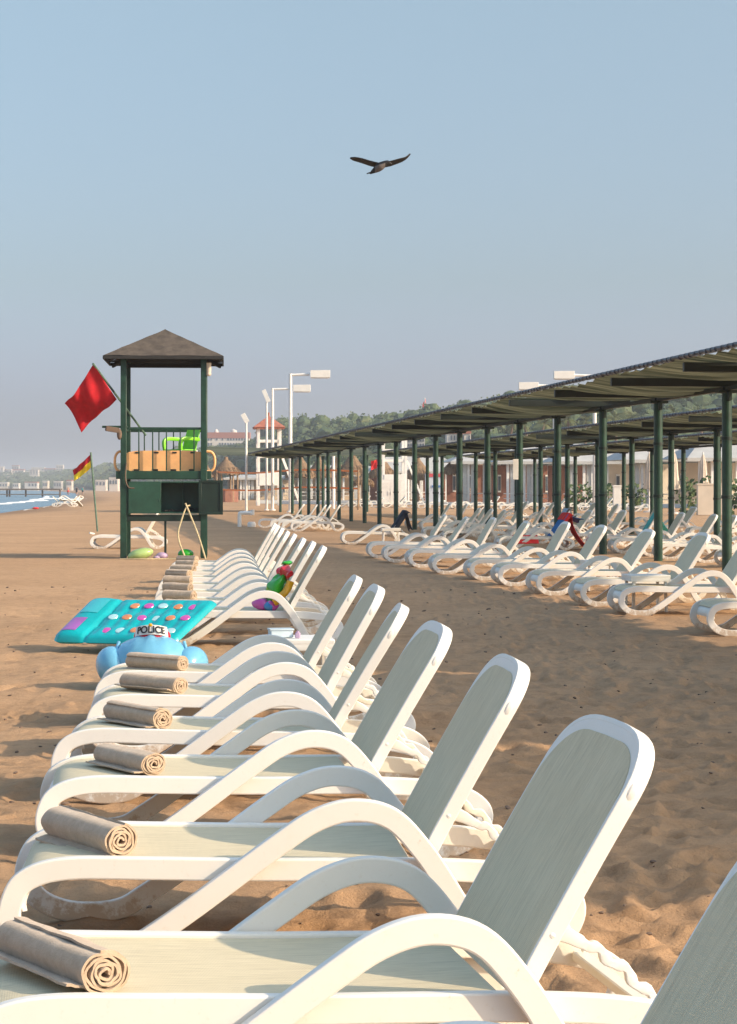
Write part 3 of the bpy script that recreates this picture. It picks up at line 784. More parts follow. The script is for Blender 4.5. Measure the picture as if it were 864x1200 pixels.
# ------------------------------------------------------------------ inflatables and toys
def air_mattress():
    t = thing('air_mattress', 'turquoise air mattress with coloured round windows leaning on the packed loungers', 'air mattress')
    d0 = 17.3
    A = Vector((wx(60, d0 + .35), d0 + .35, .075)); B = Vector((wx(205, d0), d0, .075))
    Cc = Vector((wx(258, d0 + .62), d0 + .62, .40)); D = Vector((wx(108, d0 + .95), d0 + .95, .39))
    nrm = (B - A).cross(D - A).normalized()
    def base(u, v): return (A * (1 - u) + B * u) * (1 - v) + (D * (1 - u) + Cc * u) * v
    def thick(u, v):
        e = min(1, min(u, 1 - u) / .07) ; e2 = min(1, min(v, 1 - v) / .13)
        s = math.sqrt(max(0, 1 - (1 - e) ** 2)) * math.sqrt(max(0, 1 - (1 - e2) ** 2))
        return s
    def surf(u, v):
        s = thick(u, v)
        th = .052 * s
        if u > .27:
            if .10 < u < .95 and .1 < v < .9:
                fu = (u - .30) / .66 * 7; row = v * 3 - .0
                th -= .012 * (1 - abs(math.sin(PI * fu))) + .010 * (1 - abs(math.sin(PI * row)))
        else: th += .022 * math.sin(PI * min(1, u / .25)) * s
        if .24 < u < .29: th -= .03 * s * (1 - abs(u - .265) / .025)
        return th
    # round the corners in plan
    def plan(u, v):
        cu, cv = u - .5, v - .5; rc = .10
        ax, ay = abs(cu), abs(cv)
        if ax > .5 - rc * .6 and ay > .5 - rc:
            fx = (ax - (.5 - rc * .6)) / (rc * .6); fy = (ay - (.5 - rc)) / rc
            k = max(fx, fy) / max(1e-6, math.hypot(fx, fy))
            ax = .5 - rc * .6 + fx * k * rc * .6; ay = .5 - rc + fy * k * rc
        return .5 + math.copysign(ax, cu), .5 + math.copysign(ay, cv)
    m = MB()
    for sg in (1, -1): m.grid(lambda u, v: base(*plan(u, v)) + nrm * (sg * surf(u, v) * (1 if sg > 0 else .6)), 70, 36)
    m.build('mattress_body', 'turq', t, angle=70)
    cols = ['vmag', 'vwht', 'vora']; k = 0
    rows = [(.20, [.385, .50, .62, .76, .90], 0), (.50, [.34, .45, .565, .68, .795, .91], 1), (.78, [.42, .53, .64, .755, .87], 2)]
    for v, us, ph in rows:
        for i, u in enumerate(us):
            c = base(u, v) + nrm * (surf(u, v) - .004); eu = (B - A).normalized(); ev = (D - A).normalized()
            ev = (ev - eu * ev.dot(eu)).normalized()
            mm = MB(); N = 14
            ring = []
            for rr_, hh in ((.045, .003), (.042, .008), (.030, .010)):
                ring += [c + eu * (rr_ * math.cos(2 * PI * q / N)) + ev * (rr_ * math.sin(2 * PI * q / N)) + nrm * hh for q in range(N)]
            fs = [(a * N + q, a * N + (q + 1) % N, (a + 1) * N + (q + 1) % N, (a + 1) * N + q) for a in range(2) for q in range(N)] + [tuple(2 * N + q for q in range(N))]
            mm.add(ring, fs); mm.build('round_window', cols[(i + ph) % 3], t)
    mm = MB(); mm.grid(lambda u, v: base(.05 + .12 * u, .12 + .30 * v) + nrm * (surf(.05 + .12 * u, .12 + .30 * v) + .004), 12, 12); mm.build('pillow_patch', 'vpurple', t)
    mm = MB(); mm.grid(lambda u, v: base(.06 + .14 * u, .55 + .33 * v) + nrm * (surf(.06 + .14 * u, .55 + .33 * v) + .004), 12, 12); mm.build('clear_patch', 'vturq_pale', t)
    return t
air_mattress()

def swim_ring():
    d = 14.3; t = thing('inflatable_float', 'blue inflatable float with side lobes and a police cap band behind the near row', 'inflatable', (wx(178, d), d, 0))
    m = MB()
    m.ball((0, 0, .185), (.275, .25, .195), 32, 18)
    # puffed ribs across the front
    b = m.build('inflated_body', 'blue_vinyl', t)
    for v in b.data.vertices:
        a = math.atan2(v.co.y, v.co.x); k = max(0, (v.co.z - .12) / .25)
        v.co.z += .009 * math.cos(v.co.x * 62) * k * (1 if v.co.y < .05 else .3)
    for sg in (-1, 1):
        m = MB(); m.ball((sg * .262, .0, .155), (.125, .19, .145), 22, 14, Euler((0, R(sg * 26), R(-sg * 12)))); m.build('side_lobe', 'blue_vinyl', t)
        m = MB(); pts = [(sg * (.235 + .012 * math.sin(q * 3)), -.13 + .02 * q, .03 + .30 * q / 6) for q in range(7)]; m.tube(pts, .012, 8); m.build('seam', 'blue_vinyl', t)
    # cap
    def band(u, v):
        a = R(-90 - 62 + 124 * u); r = .135 - .010 * v
        return (r * math.cos(a) * .98 , r * math.sin(a) * .75 + .03, .362 + .066 * v + .022 * math.sin(PI * u))
    m = MB(); m.ball((0, .03, .365), (.130, .095, .070), 20, 10); cap = m.build('cap', 'vred', t)
    m = MB(); m.grid(band, 24, 4, thick=.006); m.build('cap_band', 'vwhite', cap)
    m = MB(); m.grid(lambda u, v: (lambda p: (p[0] * 1.15, p[1] * 1.25 - .012, p[2] - .040 + .0 * v - .030 * v))(band(u, 0)), 24, 3, thick=.008); m.build('cap_peak', 'ink', cap)
    cu = bpy.data.curves.new('police_lettering', 'FONT'); cu.body = 'POLICE'; cu.size = .062; cu.align_x = 'CENTER'; cu.extrude = .0015; cu.offset = .0012
    tmp = bpy.data.objects.new('tmp_text', cu); COL.objects.link(tmp); me = evaluated(tmp); bpy.data.objects.remove(tmp)
    for v in me.vertices:
        u = .5 + v.co.x * 1.0 / .27; p0 = Vector(band(u, .20 + v.co.y / .062)); 
        v.co = p0 + Vector((p0.x, p0.y - .03, 0)).normalized() * (.005 + v.co.z)
    me.materials.clear(); me.materials.append(M['ink']); o = bpy.data.objects.new('police_lettering', me); COL.objects.link(o); o.parent = cap
    m = MB(); m.ball((0, -.085, .45), (.014, .006, .012), 8, 6); m.build('cap_badge', 'vyel', cap)
    return t
swim_ring()

lo = mid_obj[0]
def on_lounger(m, name, mat, lo, angle=70):
    o = m.build(name, mat, None, lo.location, angle=angle); o.rotation_euler = lo.rotation_euler; return o
tt = thing('inflatable_toy', 'green inflatable toy with red top and yellow trim propped against the lounger back', 'inflatable toy', lo.location); tt.rotation_euler = lo.rotation_euler
rot = Euler((0, R(-58), 0))
dx = Vector((-.17, -.02, .03))
c0 = Vector((1.31, -.02, .49)) + dx
def lumpy(m, k=.02, f=11):
    for i_, v in enumerate(m.v): m.v[i_] = tuple(Vector(v) + k * noise.noise_vector(Vector(v) * f))
    return m
m = MB(); m.ball(c0, (.165, .14, .07), 28, 18, rot); lumpy(m, .04, 10).build('green_body', 'vgreen', tt)
m = MB(); m.ball(c0 + Vector((.075, -.02, .135)), (.06, .17, .04), 26, 14, Euler((.25, R(-58), 0))); lumpy(m, .045, 13).build('red_top', 'vred', tt)
m = MB(); m.tube(cr([c0 + Vector((-.03, -.15, -.13)), c0 + Vector((.07, -.165, -.05)), c0 + Vector((.12, -.15, .06))], 6), .034, 12); lumpy(m, .012, 14).build('yellow_trim', 'vyel', tt)
m = MB(); m.ball(c0 + Vector((-.06, -.10, -.17)), (.06, .07, .04), 16, 10); lumpy(m, .02, 12).build('blue_base', 'vblue', tt)
m = MB(); m.ball(c0 + Vector((.09, .07, .215)), (.05, .05, .022), 14, 8); lumpy(m, .02, 16).build('green_fin', 'vgreen', tt)
m = MB(); m.ball((1.00, -.06, .375), (.085, .10, .06), 16, 10, Euler((.3, .2, .4))); m.ball((1.10, -.15, .36), (.06, .06, .05), 12, 8)
for v_i, v in enumerate(m.v): m.v[v_i] = tuple(Vector(v) + .02 * noise.noise_vector(Vector(v) * 14))
o = on_lounger(m, 'swim_bag', 'vmag', lo); tag(o, 'crumpled magenta swim bag on the lounger seat below the green toy', 'bag')
# ------------------------------------------------------------------ green lifeguard tower
TD = 40.5
TW = thing('lifeguard_tower', 'green lifeguard tower with brown pyramid roof, balustrade and open cabinet on the sand', 'lifeguard tower', (wx(145, TD), TD, 0), R(4.0))
W, Dp = 1.58, 1.75            # leg spacing; local x along the front, y away from the camera
H_EAVE = 3.95
for (x, y) in ((0, 0), (W, 0), (0, Dp), (W, Dp)):
    m = MB(); m.box((x, y, 1.98), (.115, .115, 4.05))
    if y == 0: m.box((x, y, .9), (.128, .128, 1.75))
    m.build('leg', 'green', TW)
m = MB(); zb = 1.66
m.box((W / 2, 0, zb), (W + .30, .07, .16)); m.box((W / 2, Dp, zb), (W + .1, .07, .16))
for x in (0, W): m.box((x, Dp / 2, zb - .01), (.07, Dp - .1, .14))
m.box((W / 2, Dp / 2, zb + .06), (W - .1, Dp - .1, .035)); m.build('platform', 'green', TW)
m = MB(); m.box((W / 2, -.005, .80), (W - .1, .06, .11)); m.box((W / 2, Dp, .80), (W - .1, .06, .10)); m.box((W * .52, .03, .37), (.045, .045, .76)); m.build('lower_brace', 'green_dark', TW)
ra = thing('balustrade', None, None); ra.parent = TW
def part(m, name, mat, parent, angle=40): return m.build(name, mat, parent, angle=angle)
rail_z = 2.58
m = MB(); m.box((W / 2, 0, rail_z), (W, .05, .05)); m.box((W / 2, Dp, rail_z), (W, .05, .05)); m.box((W, Dp / 2, rail_z), (.05, Dp, .05)); m.box((0, Dp / 2 + .4, rail_z), (.05, Dp - .8, .05)); m.box((-.17, -.02, rail_z + .03), (.50, .05, .045))
part(m, 'handrail', 'green', ra)
for k in range(5):
    x = .30 + k * .272
    m = MB(); m.box((x, 0, (zb + rail_z) / 2 + .05), (.026, .026, rail_z - zb - .08)); part(m, 'baluster', 'green', ra)
for k in range(4):
    m = MB(); m.box((.34 + k * .30, Dp, (zb + rail_z) / 2 + .05), (.026, .026, rail_z - zb - .08)); part(m, 'baluster', 'green', ra)
for k in range(4):
    m = MB(); m.box((W, .35 + k * .35, (zb + rail_z) / 2 + .05), (.026, .026, rail_z - zb - .08)); part(m, 'baluster', 'green', ra)
# cabinet hung below the platform
ca = thing('cabinet', None, None); ca.parent = TW
z0, z1, x0, x1, yf, yb = .90, 1.53, .10, W - .02, -.06, .50
m = MB(); xm = .74
m.box(((x0 + x1) / 2, (yf + yb) / 2, z0 + .012), (x1 - x0, yb - yf, .024)); m.box(((x0 + x1) / 2, (yf + yb) / 2, z1 - .012), (x1 - x0, yb - yf, .024))
m.box(((x0 + x1) / 2, yb, (z0 + z1) / 2), (x1 - x0, .02, z1 - z0)); m.box((x0, (yf + yb) / 2, (z0 + z1) / 2), (.02, yb - yf - .02, z1 - z0 - .05)); m.box((x1, (yf + yb) / 2, (z0 + z1) / 2), (.02, yb - yf - .02, z1 - z0 - .05)); m.box((xm + .42, yb - .12, (z0 + z1) / 2), (.02, .22, z1 - z0 - .05))
part(m, 'cabinet_box', 'green_box', ca)
m = MB(); m.box(((x0 + xm) / 2, yf - .015, (z0 + z1) / 2), (xm - x0, .022, z1 - z0)); m.box((xm - .04, yf - .03, (z0 + z1) / 2 - .05), (.015, .02, .05)); part(m, 'cabinet_door', 'green_box', ca)
dm = MB(); xo0, xo1 = W - .10, W + .38
dm.box(((xo0 + xo1) / 2, yf - .06, (z0 + z1) / 2), (xo1 - xo0, .02, z1 - z0 + .05))
for (cx, cz, sx, sz) in (((xo0 + xo1) / 2, z1, xo1 - xo0, .05), ((xo0 + xo1) / 2, z0, xo1 - xo0, .05), (xo0 + .03, (z0 + z1) / 2, .06, z1 - z0 - .05), (xo1 - .03, (z0 + z1) / 2, .06, z1 - z0 - .05)):
    dm.box((cx, yf - .078, cz), (sx, .022, sz))
d_ = part(dm, 'cabinet_door', 'green_dark', ca); d_['label'] = 'open cabinet door with raised frame'
m = MB(); rr_ = random.Random(3)
for k in range(7): m.beam((.80 + .08 * k, .05 + .05 * rr_.random(), z0 + .05), (.9 + .08 * k + .1 * rr_.random(), .25, z0 + .06 + .05 * rr_.random()), .02, .02)
part(m, 'stored_gear', 'dark', ca)
# roof
rf = thing('roof', None, None); rf.parent = TW
cx, cy, hw = W / 2, Dp / 2, 1.17
def roof_fn(sd):
    def fn(u, v):
        e = 1 - v; z = H_EAVE + .06 + .60 * v + .012 * noise.noise(Vector((u * 5, v * 5, sd)))
        a = (u - .5) * 2 * hw * e; b = -hw * e
        c, s = math.cos(sd * PI / 2), math.sin(sd * PI / 2)
        return (cx + a * c - b * s, cy + a * s + b * c, z)
    return fn
m = MB()
for sd in range(4): m.grid(roof_fn(sd), 16, 10)
part(m, 'roof_covering', 'roof_felt', rf, 30)
m = MB()
for sd in range(4):
    c, s = math.cos(sd * PI / 2), math.sin(sd * PI / 2)
    ln = 2 * hw + .02 if sd % 2 == 0 else 2 * hw - .04
    m.box((cx - (-hw) * s * -1 if False else cx + hw * s, cy - hw * c, H_EAVE + .02), (ln, .03, .07), Euler((0, 0, sd * PI / 2)))
    m.box((cx + (hw - .35) * s, cy - (hw - .35) * c, H_EAVE - .03), (2 * hw - .75, .06, .08), Euler((0, 0, sd * PI / 2)))
for (x, y) in ((0, 0), (W, 0), (0, Dp), (W, Dp)):
    e = Vector((cx + math.copysign(hw - .05, x - cx), cy + math.copysign(hw - .05, y - cy), H_EAVE - .02))
    m.beam((cx, cy, H_EAVE + .50), e, .05, .08)
part(m, 'eaves', 'dark', rf)
m = MB(); m.ball((cx - .42, cy - .50, H_EAVE + .36), (.05, .05, .025), 8, 6); part(m, 'roof_vent', 'dark', rf)
m = MB(); m.tube([(W + .10, -.05, 3.66), (W + .10, -.05, 3.88)], [.045, .05], 12); m.ball((W + .10, -.05, 3.66), (.05, .05, .045), 12, 8); m.box((W + .04, -.02, 3.78), (.06, .04, .10)); part(m, 'lamp', 'cream', TW)
# loudspeaker-like grey bundle on the rail end
m = MB(); m.box((-.22, -.05, rail_z - .02), (.26, .16, .10), Euler((.1, .15, .2))); m.ball((-.08, -.06, rail_z - .12), (.05, .05, .11), 10, 6)
part(m, 'cable_bundle', 'trunk', TW)
m = MB(); m.tube(cr([(.06, -.08, 1.9), (.04, -.10, 1.6), (.10, -.09, 1.42), (.22, -.08, 1.40)], 5), .014, 6)
part(m, 'cable', 'trunk', TW)
def tl(x, y, z): return TW.matrix_basis @ Vector((x, y, z))
def at_tower(m, name, mat, lab, cat, angle=60):
    o = m.build(name, mat, None, TW.location, angle=angle); o.rotation_euler = TW.rotation_euler; return tag(o, lab, cat)
# spine board standing behind the balustrade
sb = thing('spine_board', 'orange spine board with hand loops standing along the tower platform', 'rescue board', TW.location); sb.rotation_euler = TW.rotation_euler
zc, hh = 1.93, .215; yb_ = .12
out_ = []
for k in range(48):
    a = 2 * PI * k / 48; ex = 5
    out_.append((W / 2 + .02 + math.copysign(abs(math.cos(a)) ** (2 / ex), math.cos(a)) * .80, math.copysign(abs(math.sin(a)) ** (2 / ex), math.sin(a)) * hh))
m = MB(); n = len(out_)
vs = [(x, yb_ - .02, zc + z) for x, z in out_] + [(x, yb_ + .025, zc + z) for x, z in out_]
m.add(vs, [tuple(range(n)), tuple(range(n, 2 * n))[::-1]] + [(k, (k + 1) % n, n + (k + 1) % n, n + k) for k in range(n)])
m.build('board', 'orange', sb, angle=30)
for sg in (-1, 1):
    cxx = W / 2 + .02 + sg * .78
    m = MB(); m.tube(cr([(cxx - sg * .02, yb_, zc + .20), (cxx + sg * .13, yb_, zc + .19), (cxx + sg * .20, yb_, zc + .09), (cxx + sg * .20, yb_, zc - .09), (cxx + sg * .13, yb_, zc - .19), (cxx - sg * .02, yb_, zc - .20)], 5), .026, 8)
    m.build('hand_loop', 'orange', sb)
m = MB()
for x in (.25, .62, .98, 1.34):
    m.box((x, yb_ - .028, zc - .17), (.11, .014, .035)); m.box((x + .02, yb_ - .028, zc + .175), (.09, .014, .03))
m.build('hand_slot', 'dark', sb)
# lime plastic chair on the platform
ch = thing('plastic_chair', 'lime green plastic armchair on the tower platform', 'chair', tl(1.12, .75, zb + .08), R(4 - 48))
m = MB(); m.grid(lambda u, v: ((v - .5) * .42, -.22 + .44 * u, .42 - .015 * math.sin(PI * u) * math.sin(PI * v)), 10, 10, thick=.02); m.build('seat', 'lime', ch)
m = MB(); m.grid(lambda u, v: ((v - .5) * (.42 - .02 * u), .21 + .14 * u + .03 * (1 - (2 * v - 1) ** 2), .42 + .44 * u), 10, 10, thick=.018); m.build('backrest', 'lime', ch)
for sg in (-1, 1):
    m = MB(); m.sweep(cr([(sg * .24, .26, .64), (sg * .26, .05, .655), (sg * .26, -.16, .65), (sg * .255, -.235, .58), (sg * .24, -.225, .42)], 5), (1, 0, 0), .07, .075); m.build('armrest', 'lime', ch)
    for yy in (-.20, .22):
        m = MB(); m.beam((sg * .21, yy, .42), (sg * .25, yy * 1.15, 0), .045, .035, (0, 1, 0)); m.build('leg', 'white', ch)
# rope or cane loop leaning on the cabinet
m = MB(); m.tube(cr([(W - .35, -.35, .0), (W - .50, -.25, .45), (W - .42, -.18, .82), (W - .34, -.13, 1.02), (W - .27, -.10, 1.06)], 6), .018, 7); m.tube(cr([(W - .62 + .74, -.35, .0) if False else (W + .06 - .02, -.32, .0), (W - .10, -.24, .45), (W - .26, -.17, .86), (W - .36, -.13, 1.10)], 6), .018, 7)
at_tower(m, 'bent_canes', 'rope', 'two cream bent canes crossed at the top, leaning against the open cabinet', 'canes')
m = MB(); m.ball((.34, -.20, .10), (.26, .18, .115), 20, 12, Euler((0, R(-14), 0))); at_tower(m, 'inflatable_float', 'vpale', 'pale green inflatable float under the tower beside its left leg', 'inflatable')
m = MB(); m.ball((.76, -.15, .065), (.12, .10, .07), 14, 10); m.ball((.66, -.22, .035), (.07, .05, .035), 12, 8); at_tower(m, 'beach_ball', 'lilac', 'small pinkish deflated ball on the sand under the tower', 'ball')
m = MB(); m.ball((1.22, .15, .09), (.16, .14, .10), 16, 10); at_tower(m, 'inflatable_float', 'vgreen', 'darker green inflatable float under the tower behind the canes', 'inflatable')
m = MB(); m.tube(cr([(-.05, -.3, .01), (.4, -.42, .015), (.9, -.38, .012), (1.3, -.45, .015)], 6), .015, 6); at_tower(m, 'hose', 'rope', 'cream hose lying on the sand at the foot of the tower', 'hose')

def flag(name, lab, base, top, corners, mats, split=None, rpole=.022, polemat='pale_green', seed=0):
    """corners: hoist top, hoist bottom, fly bottom, fly top (world points)"""
    t = thing(name, lab, 'flag', base)
    b = Vector(base)
    m = MB(); m.tube([(0, 0, 0), Vector(top) - b], rpole, 8); m.build('pole', polemat, t)
    HT, HB, FB, FT = [Vector(c) - b for c in corners]
    nr = (HB - HT).cross(FT - HT).normalized(); sz = (FT - HT).length
    def cl(u, v): 
        p = (HT * (1 - u) + FT * u) * (1 - v) + (HB * (1 - u) + FB * u) * v
        return p + nr * sz * (.055 * math.sin(7 * (u * .8 + .5 * v) + seed) + .028 * math.sin(15 * u - 5 * v + seed)) * min(1, u * 2.5 + .1) + Vector((0, 0, -.05 * sz * math.sin(PI * u) * (1 - v)))
    if split is None:
        m = MB(); m.grid(cl, 28, 28, thick=.004); m.build('cloth', mats[0], t, angle=90)
    else:
        for (a, c, mt) in ((0, split, mats[0]), (split, 1, mats[1])):
            m = MB(); m.grid(lambda u, v: cl(u, a + (c - a) * v), 24, 12, thick=.004); m.build('cloth_stripe', mt, t, angle=90)
    return t
def ip(px, py, d): return (wx(px, d), d, wz(py, d))
rp0 = ip(171, 510, TD + .9)
flag('red_flag', 'large red warning flag on a slanted green pole fixed to the lifeguard tower', rp0, ip(109, 426, TD - .3),
     [ip(109.5, 427, TD - .3), ip(137, 468, TD + .1), ip(96, 505, TD + .5), ip(76, 473, TD + .1)], ['red'], seed=1)
dF = 66
flag('beach_flag', 'red and yellow lifeguard flag on a leaning green pole near the water', (wx(114.5, dF), dF, -.02), ip(106.5, 530, dF),
     [ip(106.3, 532, dF), ip(108, 547, dF), ip(88, 564, dF + .2), ip(85, 551, dF + .2)], ['red', 'yellow'], split=.48, seed=2.2, rpole=.03)

# ------------------------------------------------------------------ canopies
ROWYAW = math.atan(.134); BAY = 4.3
def make_bay(sag=.10, seed=0):
    t = thing('shade_canopy', 'green shade canopy bay', 'canopy')
    m = MB(); m.tube([(0, 0, -.1), (0, 0, 3.02)], .085, 16); m.build('post', 'green', t)
    for z in (1.25, 2.25):
        m = MB(); m.lathe([(.086, z - .03), (.098, z - .028), (.098, z + .028), (.086, z + .03)], 16); m.build('post_collar', 'green_dark', t)
    m = MB(); m.box((0, 0, 3.05), (.34, .24, .05)); m.box((0, 0, 2.97), (.06, .40, .16)); m.build('post_bracket', 'green_dark', t)
    m = MB(); m.box((-.72, 0, 3.20), (2.62, .09, .14)); m.build('cross_beam', 'beam', t)
    m = MB(); m.box((0, BAY / 2, 3.10), (.10, BAY - .12, .075)); m.build('purlin', 'beam', t)
    return t
def sheet_mesh(seed, sag, x0=-2.12, x1=.60, gap=.30, slide=0.0):
    y0, y1 = -.10, BAY - .06 - gap; m = MB()
    def fn(u, v):
        x = x0 + (x1 - x0) * u; y = y0 + (y1 - y0) * v
        z = 3.335 - .022 * max(0, x + 2.12) - sag * math.sin(PI * v) * (.35 + .65 * math.sin(PI * min(1, u * .9 + .05)))
        wr = .040 * math.sin(v * 46 + 5 * noise.noise(Vector((u * 1.3, seed, v)))) + .018 * math.sin(v * 92 + seed)
        z += wr * (.45 + .55 * u) + .03 * noise.noise(Vector((u * 3, v * 4, seed)))
        y += (.16 * noise.noise(Vector((u * 2.6, seed, 7))) + .05 * noise.noise(Vector((u * 9, seed, 3)))) * (2 * abs(v - .5))
        return (x, y, z)
    m.grid(fn, 26, 84); return m
EDGE = None
def edge_mesh(seed):
    m = MB(); rn = random.Random(seed)
    m.tube([(-2.13, 0.0, 3.345), (-2.13, BAY, 3.345)], .030, 8)
    for k in range(16):
        y = .2 + k * .26 + rn.uniform(-.04, .04); L = rn.uniform(.10, .17)
        m.tube([(-2.13, y, 3.335), (-2.13, y + L, 3.335)], [.044, .04], 8)
    return m
bay0 = make_bay(); nbay = [0]
sheets = []
for k in range(6):
    o = sheet_mesh(k * 2.7 + .3, [.14, .22, .10, .26, .17, .12][k], gap=[.0, -.03, .34, -.02, .16, .0][k]).build('canopy_sheet', 'net', None, fix=False, angle=180); COL.objects.unlink(o); sheets.append(o.data); bpy.data.objects.remove(o)
edges = []
for k in range(3):
    o = edge_mesh(k).build('edge_pipe', 'edge', None); COL.objects.unlink(o); edges.append(o.data); bpy.data.objects.remove(o)
def bay(x, y, lab, group, k, sheet=True):
    o = bay0 if nbay[0] == 0 else copy_tree(bay0); nbay[0] += 1
    o.location = (x, y, {'f': 0, 'm': -.13, 'r': -.2}[group[19]]); o.rotation_euler = (0, 0, ROWYAW); o['label'] = lab; o['group'] = group; o['category'] = 'canopy'
    if sheet:
        s = bpy.data.objects.new('canopy_sheet', sheets[k % 6]); COL.objects.link(s); s.parent = o
        e = bpy.data.objects.new('edge_pipe', edges[k % 3]); COL.objects.link(e); e.parent = o
    return o
pend = []
D1 = 35.0; X1 = 6.125; cosr = math.cos(ROWYAW)
ordw = ['first', 'second', 'third', 'fourth', 'fifth', 'sixth', 'seventh', 'eighth', 'ninth', 'tenth', 'eleventh', 'twelfth', 'thirteenth', 'fourteenth', 'fifteenth', 'sixteenth', 'seventeenth', 'eighteenth', 'nineteenth', 'twentieth']
for i in range(-7, 19):
    d = D1 + i * BAY * cosr; x = X1 - .134 * (d - D1)
    lab = ('green front row canopy bay whose post is %s from the right photo edge' % ordw[i]) if i >= 0 else 'green canopy bay of the front row beyond the right photo edge'
    pend.append((x, d, lab, 'canopy bays of the front row', i + 7))
for i in range(0, 15):
    d = 41.2 + i * BAY * cosr; x = X1 - .134 * (d - D1) + 5.6
    pend.append((x, d, 'green canopy bay of the middle row behind the front canopy, %s from the right' % ordw[i], 'canopy bays of the middle row', i + 3))
for i in range(0, 13):
    d = 54.5 + i * BAY * cosr; x = X1 - .134 * (d - D1) + 11.0
    pend.append((x, d, 'green canopy bay of the rear row next to the pavilions, %s from the right' % ordw[i], 'canopy bays of the rear row', i + 1))
made = [bay(x, d, lab, g, k, sheet=False) for x, d, lab, g, k in pend]
o = sheet_mesh(19.3, .12, x0=-3.5, gap=.12).build('canopy_sheet', 'net', None, fix=False, angle=180); COL.objects.unlink(o); wide = o.data; bpy.data.objects.remove(o)  # extra flap on the unseen near bays, added only to shade the sand
for o, (x, d, lab, g, k) in zip(made, pend):
    if d < 20: sheets_k = wide
    else: sheets_k = sheets[k % 6]
    s = bpy.data.objects.new('canopy_sheet', sheets_k); COL.objects.link(s); s.parent = o
    e = bpy.data.objects.new('edge_pipe', edges[k % 3]); COL.objects.link(e); e.parent = o
    if d < 20: e.location.x = -1.38
# pale notice plate tied to one post
m = MB(); m.box((-.09, -.02, 0), (.14, .03, .52)); o = m.build('notice_plate', 'white', None, (X1 - .134 * 4 * BAY + .0, D1 + 4 * BAY * cosr - .08, 1.4 + (572 - 550) / FPX * 52)); tag(o, 'white notice plate on a green post of the front canopy', 'plate')
# the lower wide sheet closing the far end of the front canopy
cn = thing('end_awning', 'pale green low awning at the far left end of the canopies', 'awning', (wx(330, 122), 122, 0), ROWYAW)
m = MB(); m.grid(lambda u, v: (-4.6 + 10 * u, -3 + 7 * v, 3.36 + .62 * v - .10 * math.sin(PI * u) + .02 * math.sin(v * 30)), 20, 20, thick=.02); m.build('awning_sheet', 'net', cn)
for x in (-.3, 2.2, 4.8):
    m = MB(); m.tube([(x, -2.6, -.1), (x, -2.6, 3.36)], .08, 10); m.build('post', 'green', cn)

# ------------------------------------------------------------------ lamp posts
def lamp(px, d, top, lab, arm=None, head=None, tilt=None, r=.10):
    t = thing('street_lamp', lab, 'street lamp', (wx(px, d), d, 0)); s = d / FPX; zt = wz(top, d)
    m = MB(); m.tube([(0, 0, -.1), (0, 0, zt)], [r * 1.15, r], 10); m.lathe([(r * 2.2, 0), (r * 2.2, .06), (r * 1.2, .10)], 12); m.build('pole', 'lampwhite', t)
    if arm is not None:
        m = MB(); m.tube([(0, 0, zt - r * .7), ((arm - px) * s, 0, zt - r * .3)], r * .72, 8); m.build('arm', 'lampwhite', t)
        (hx0, hx1, hy0, hy1) = head
        cxh = ((hx0 + hx1) / 2 - px) * s; cz = wz((hy0 + hy1) / 2, d)
        m = MB(); m.box((cxh, 0, cz), ((hx1 - hx0) * s, .45, (hy1 - hy0) * s)); m.box((cxh, 0, cz - (hy1 - hy0) * s / 2 - .02), ((hx1 - hx0) * s * .9, .38, .04)); m.build('lamp_head', 'lampwhite', t)
    else:
        (x0, y0, x1, y1) = tilt
        p0 = Vector(((x0 - px) * s, 0, wz(y0, d))); p1 = Vector(((x1 - px) * s, 0, wz(y1, d)))
        m = MB(); m.beam(p0, p1, .26, .14, (0, 1, 0)); m.build('lamp_head', 'lampwhite', t)
    return t
lamp(340.5, 118, 438, 'tallest white street lamp with its box head on a long arm to the right', 363, (364, 387, 434, 442.5))
lamp(319.5, 128, 455, 'second tallest white street lamp, box head on an arm just under the tallest one', 343, (344, 364, 451, 459), r=.09)
lamp(312.7, 128, 471, 'white street lamp with a tilted head in front of the red-roofed tower', None, None, (309, 457, 315, 471), r=.07)
lamp(288.8, 112, 494, 'shortest white street lamp with a tilted head, left of the red-roofed tower', None, None, (284.5, 485, 290, 495), r=.06)
lamp(650, 108, 451, 'white street lamp with its box head rising over the canopy left of another', 631, (608, 631, 448, 456.5), r=.09)
lamp(697, 100, 439, 'white street lamp with its box head rising highest over the canopy at the right', 673, (649, 673, 435, 444), r=.09)
# low white bracket frame on the sand
m = MB(); db = 74; s = db / FPX
m.tube(cr([(wx(281, db), db, 0), (wx(281, db), db, .42), (wx(283, db), db, .50), (wx(294, db), db, .50), (wx(296, db), db, .44), (wx(296, db), db, .62)], 4), .07, 8); m.lathe([(.14, .0), (.16, .10), (.12, .18)], 12, (wx(295, db), db, 0))
tag(m.build('pipe_bracket', 'lampwhite', None), 'low white pipe bracket on the sand below the shortest lamp', 'bracket')

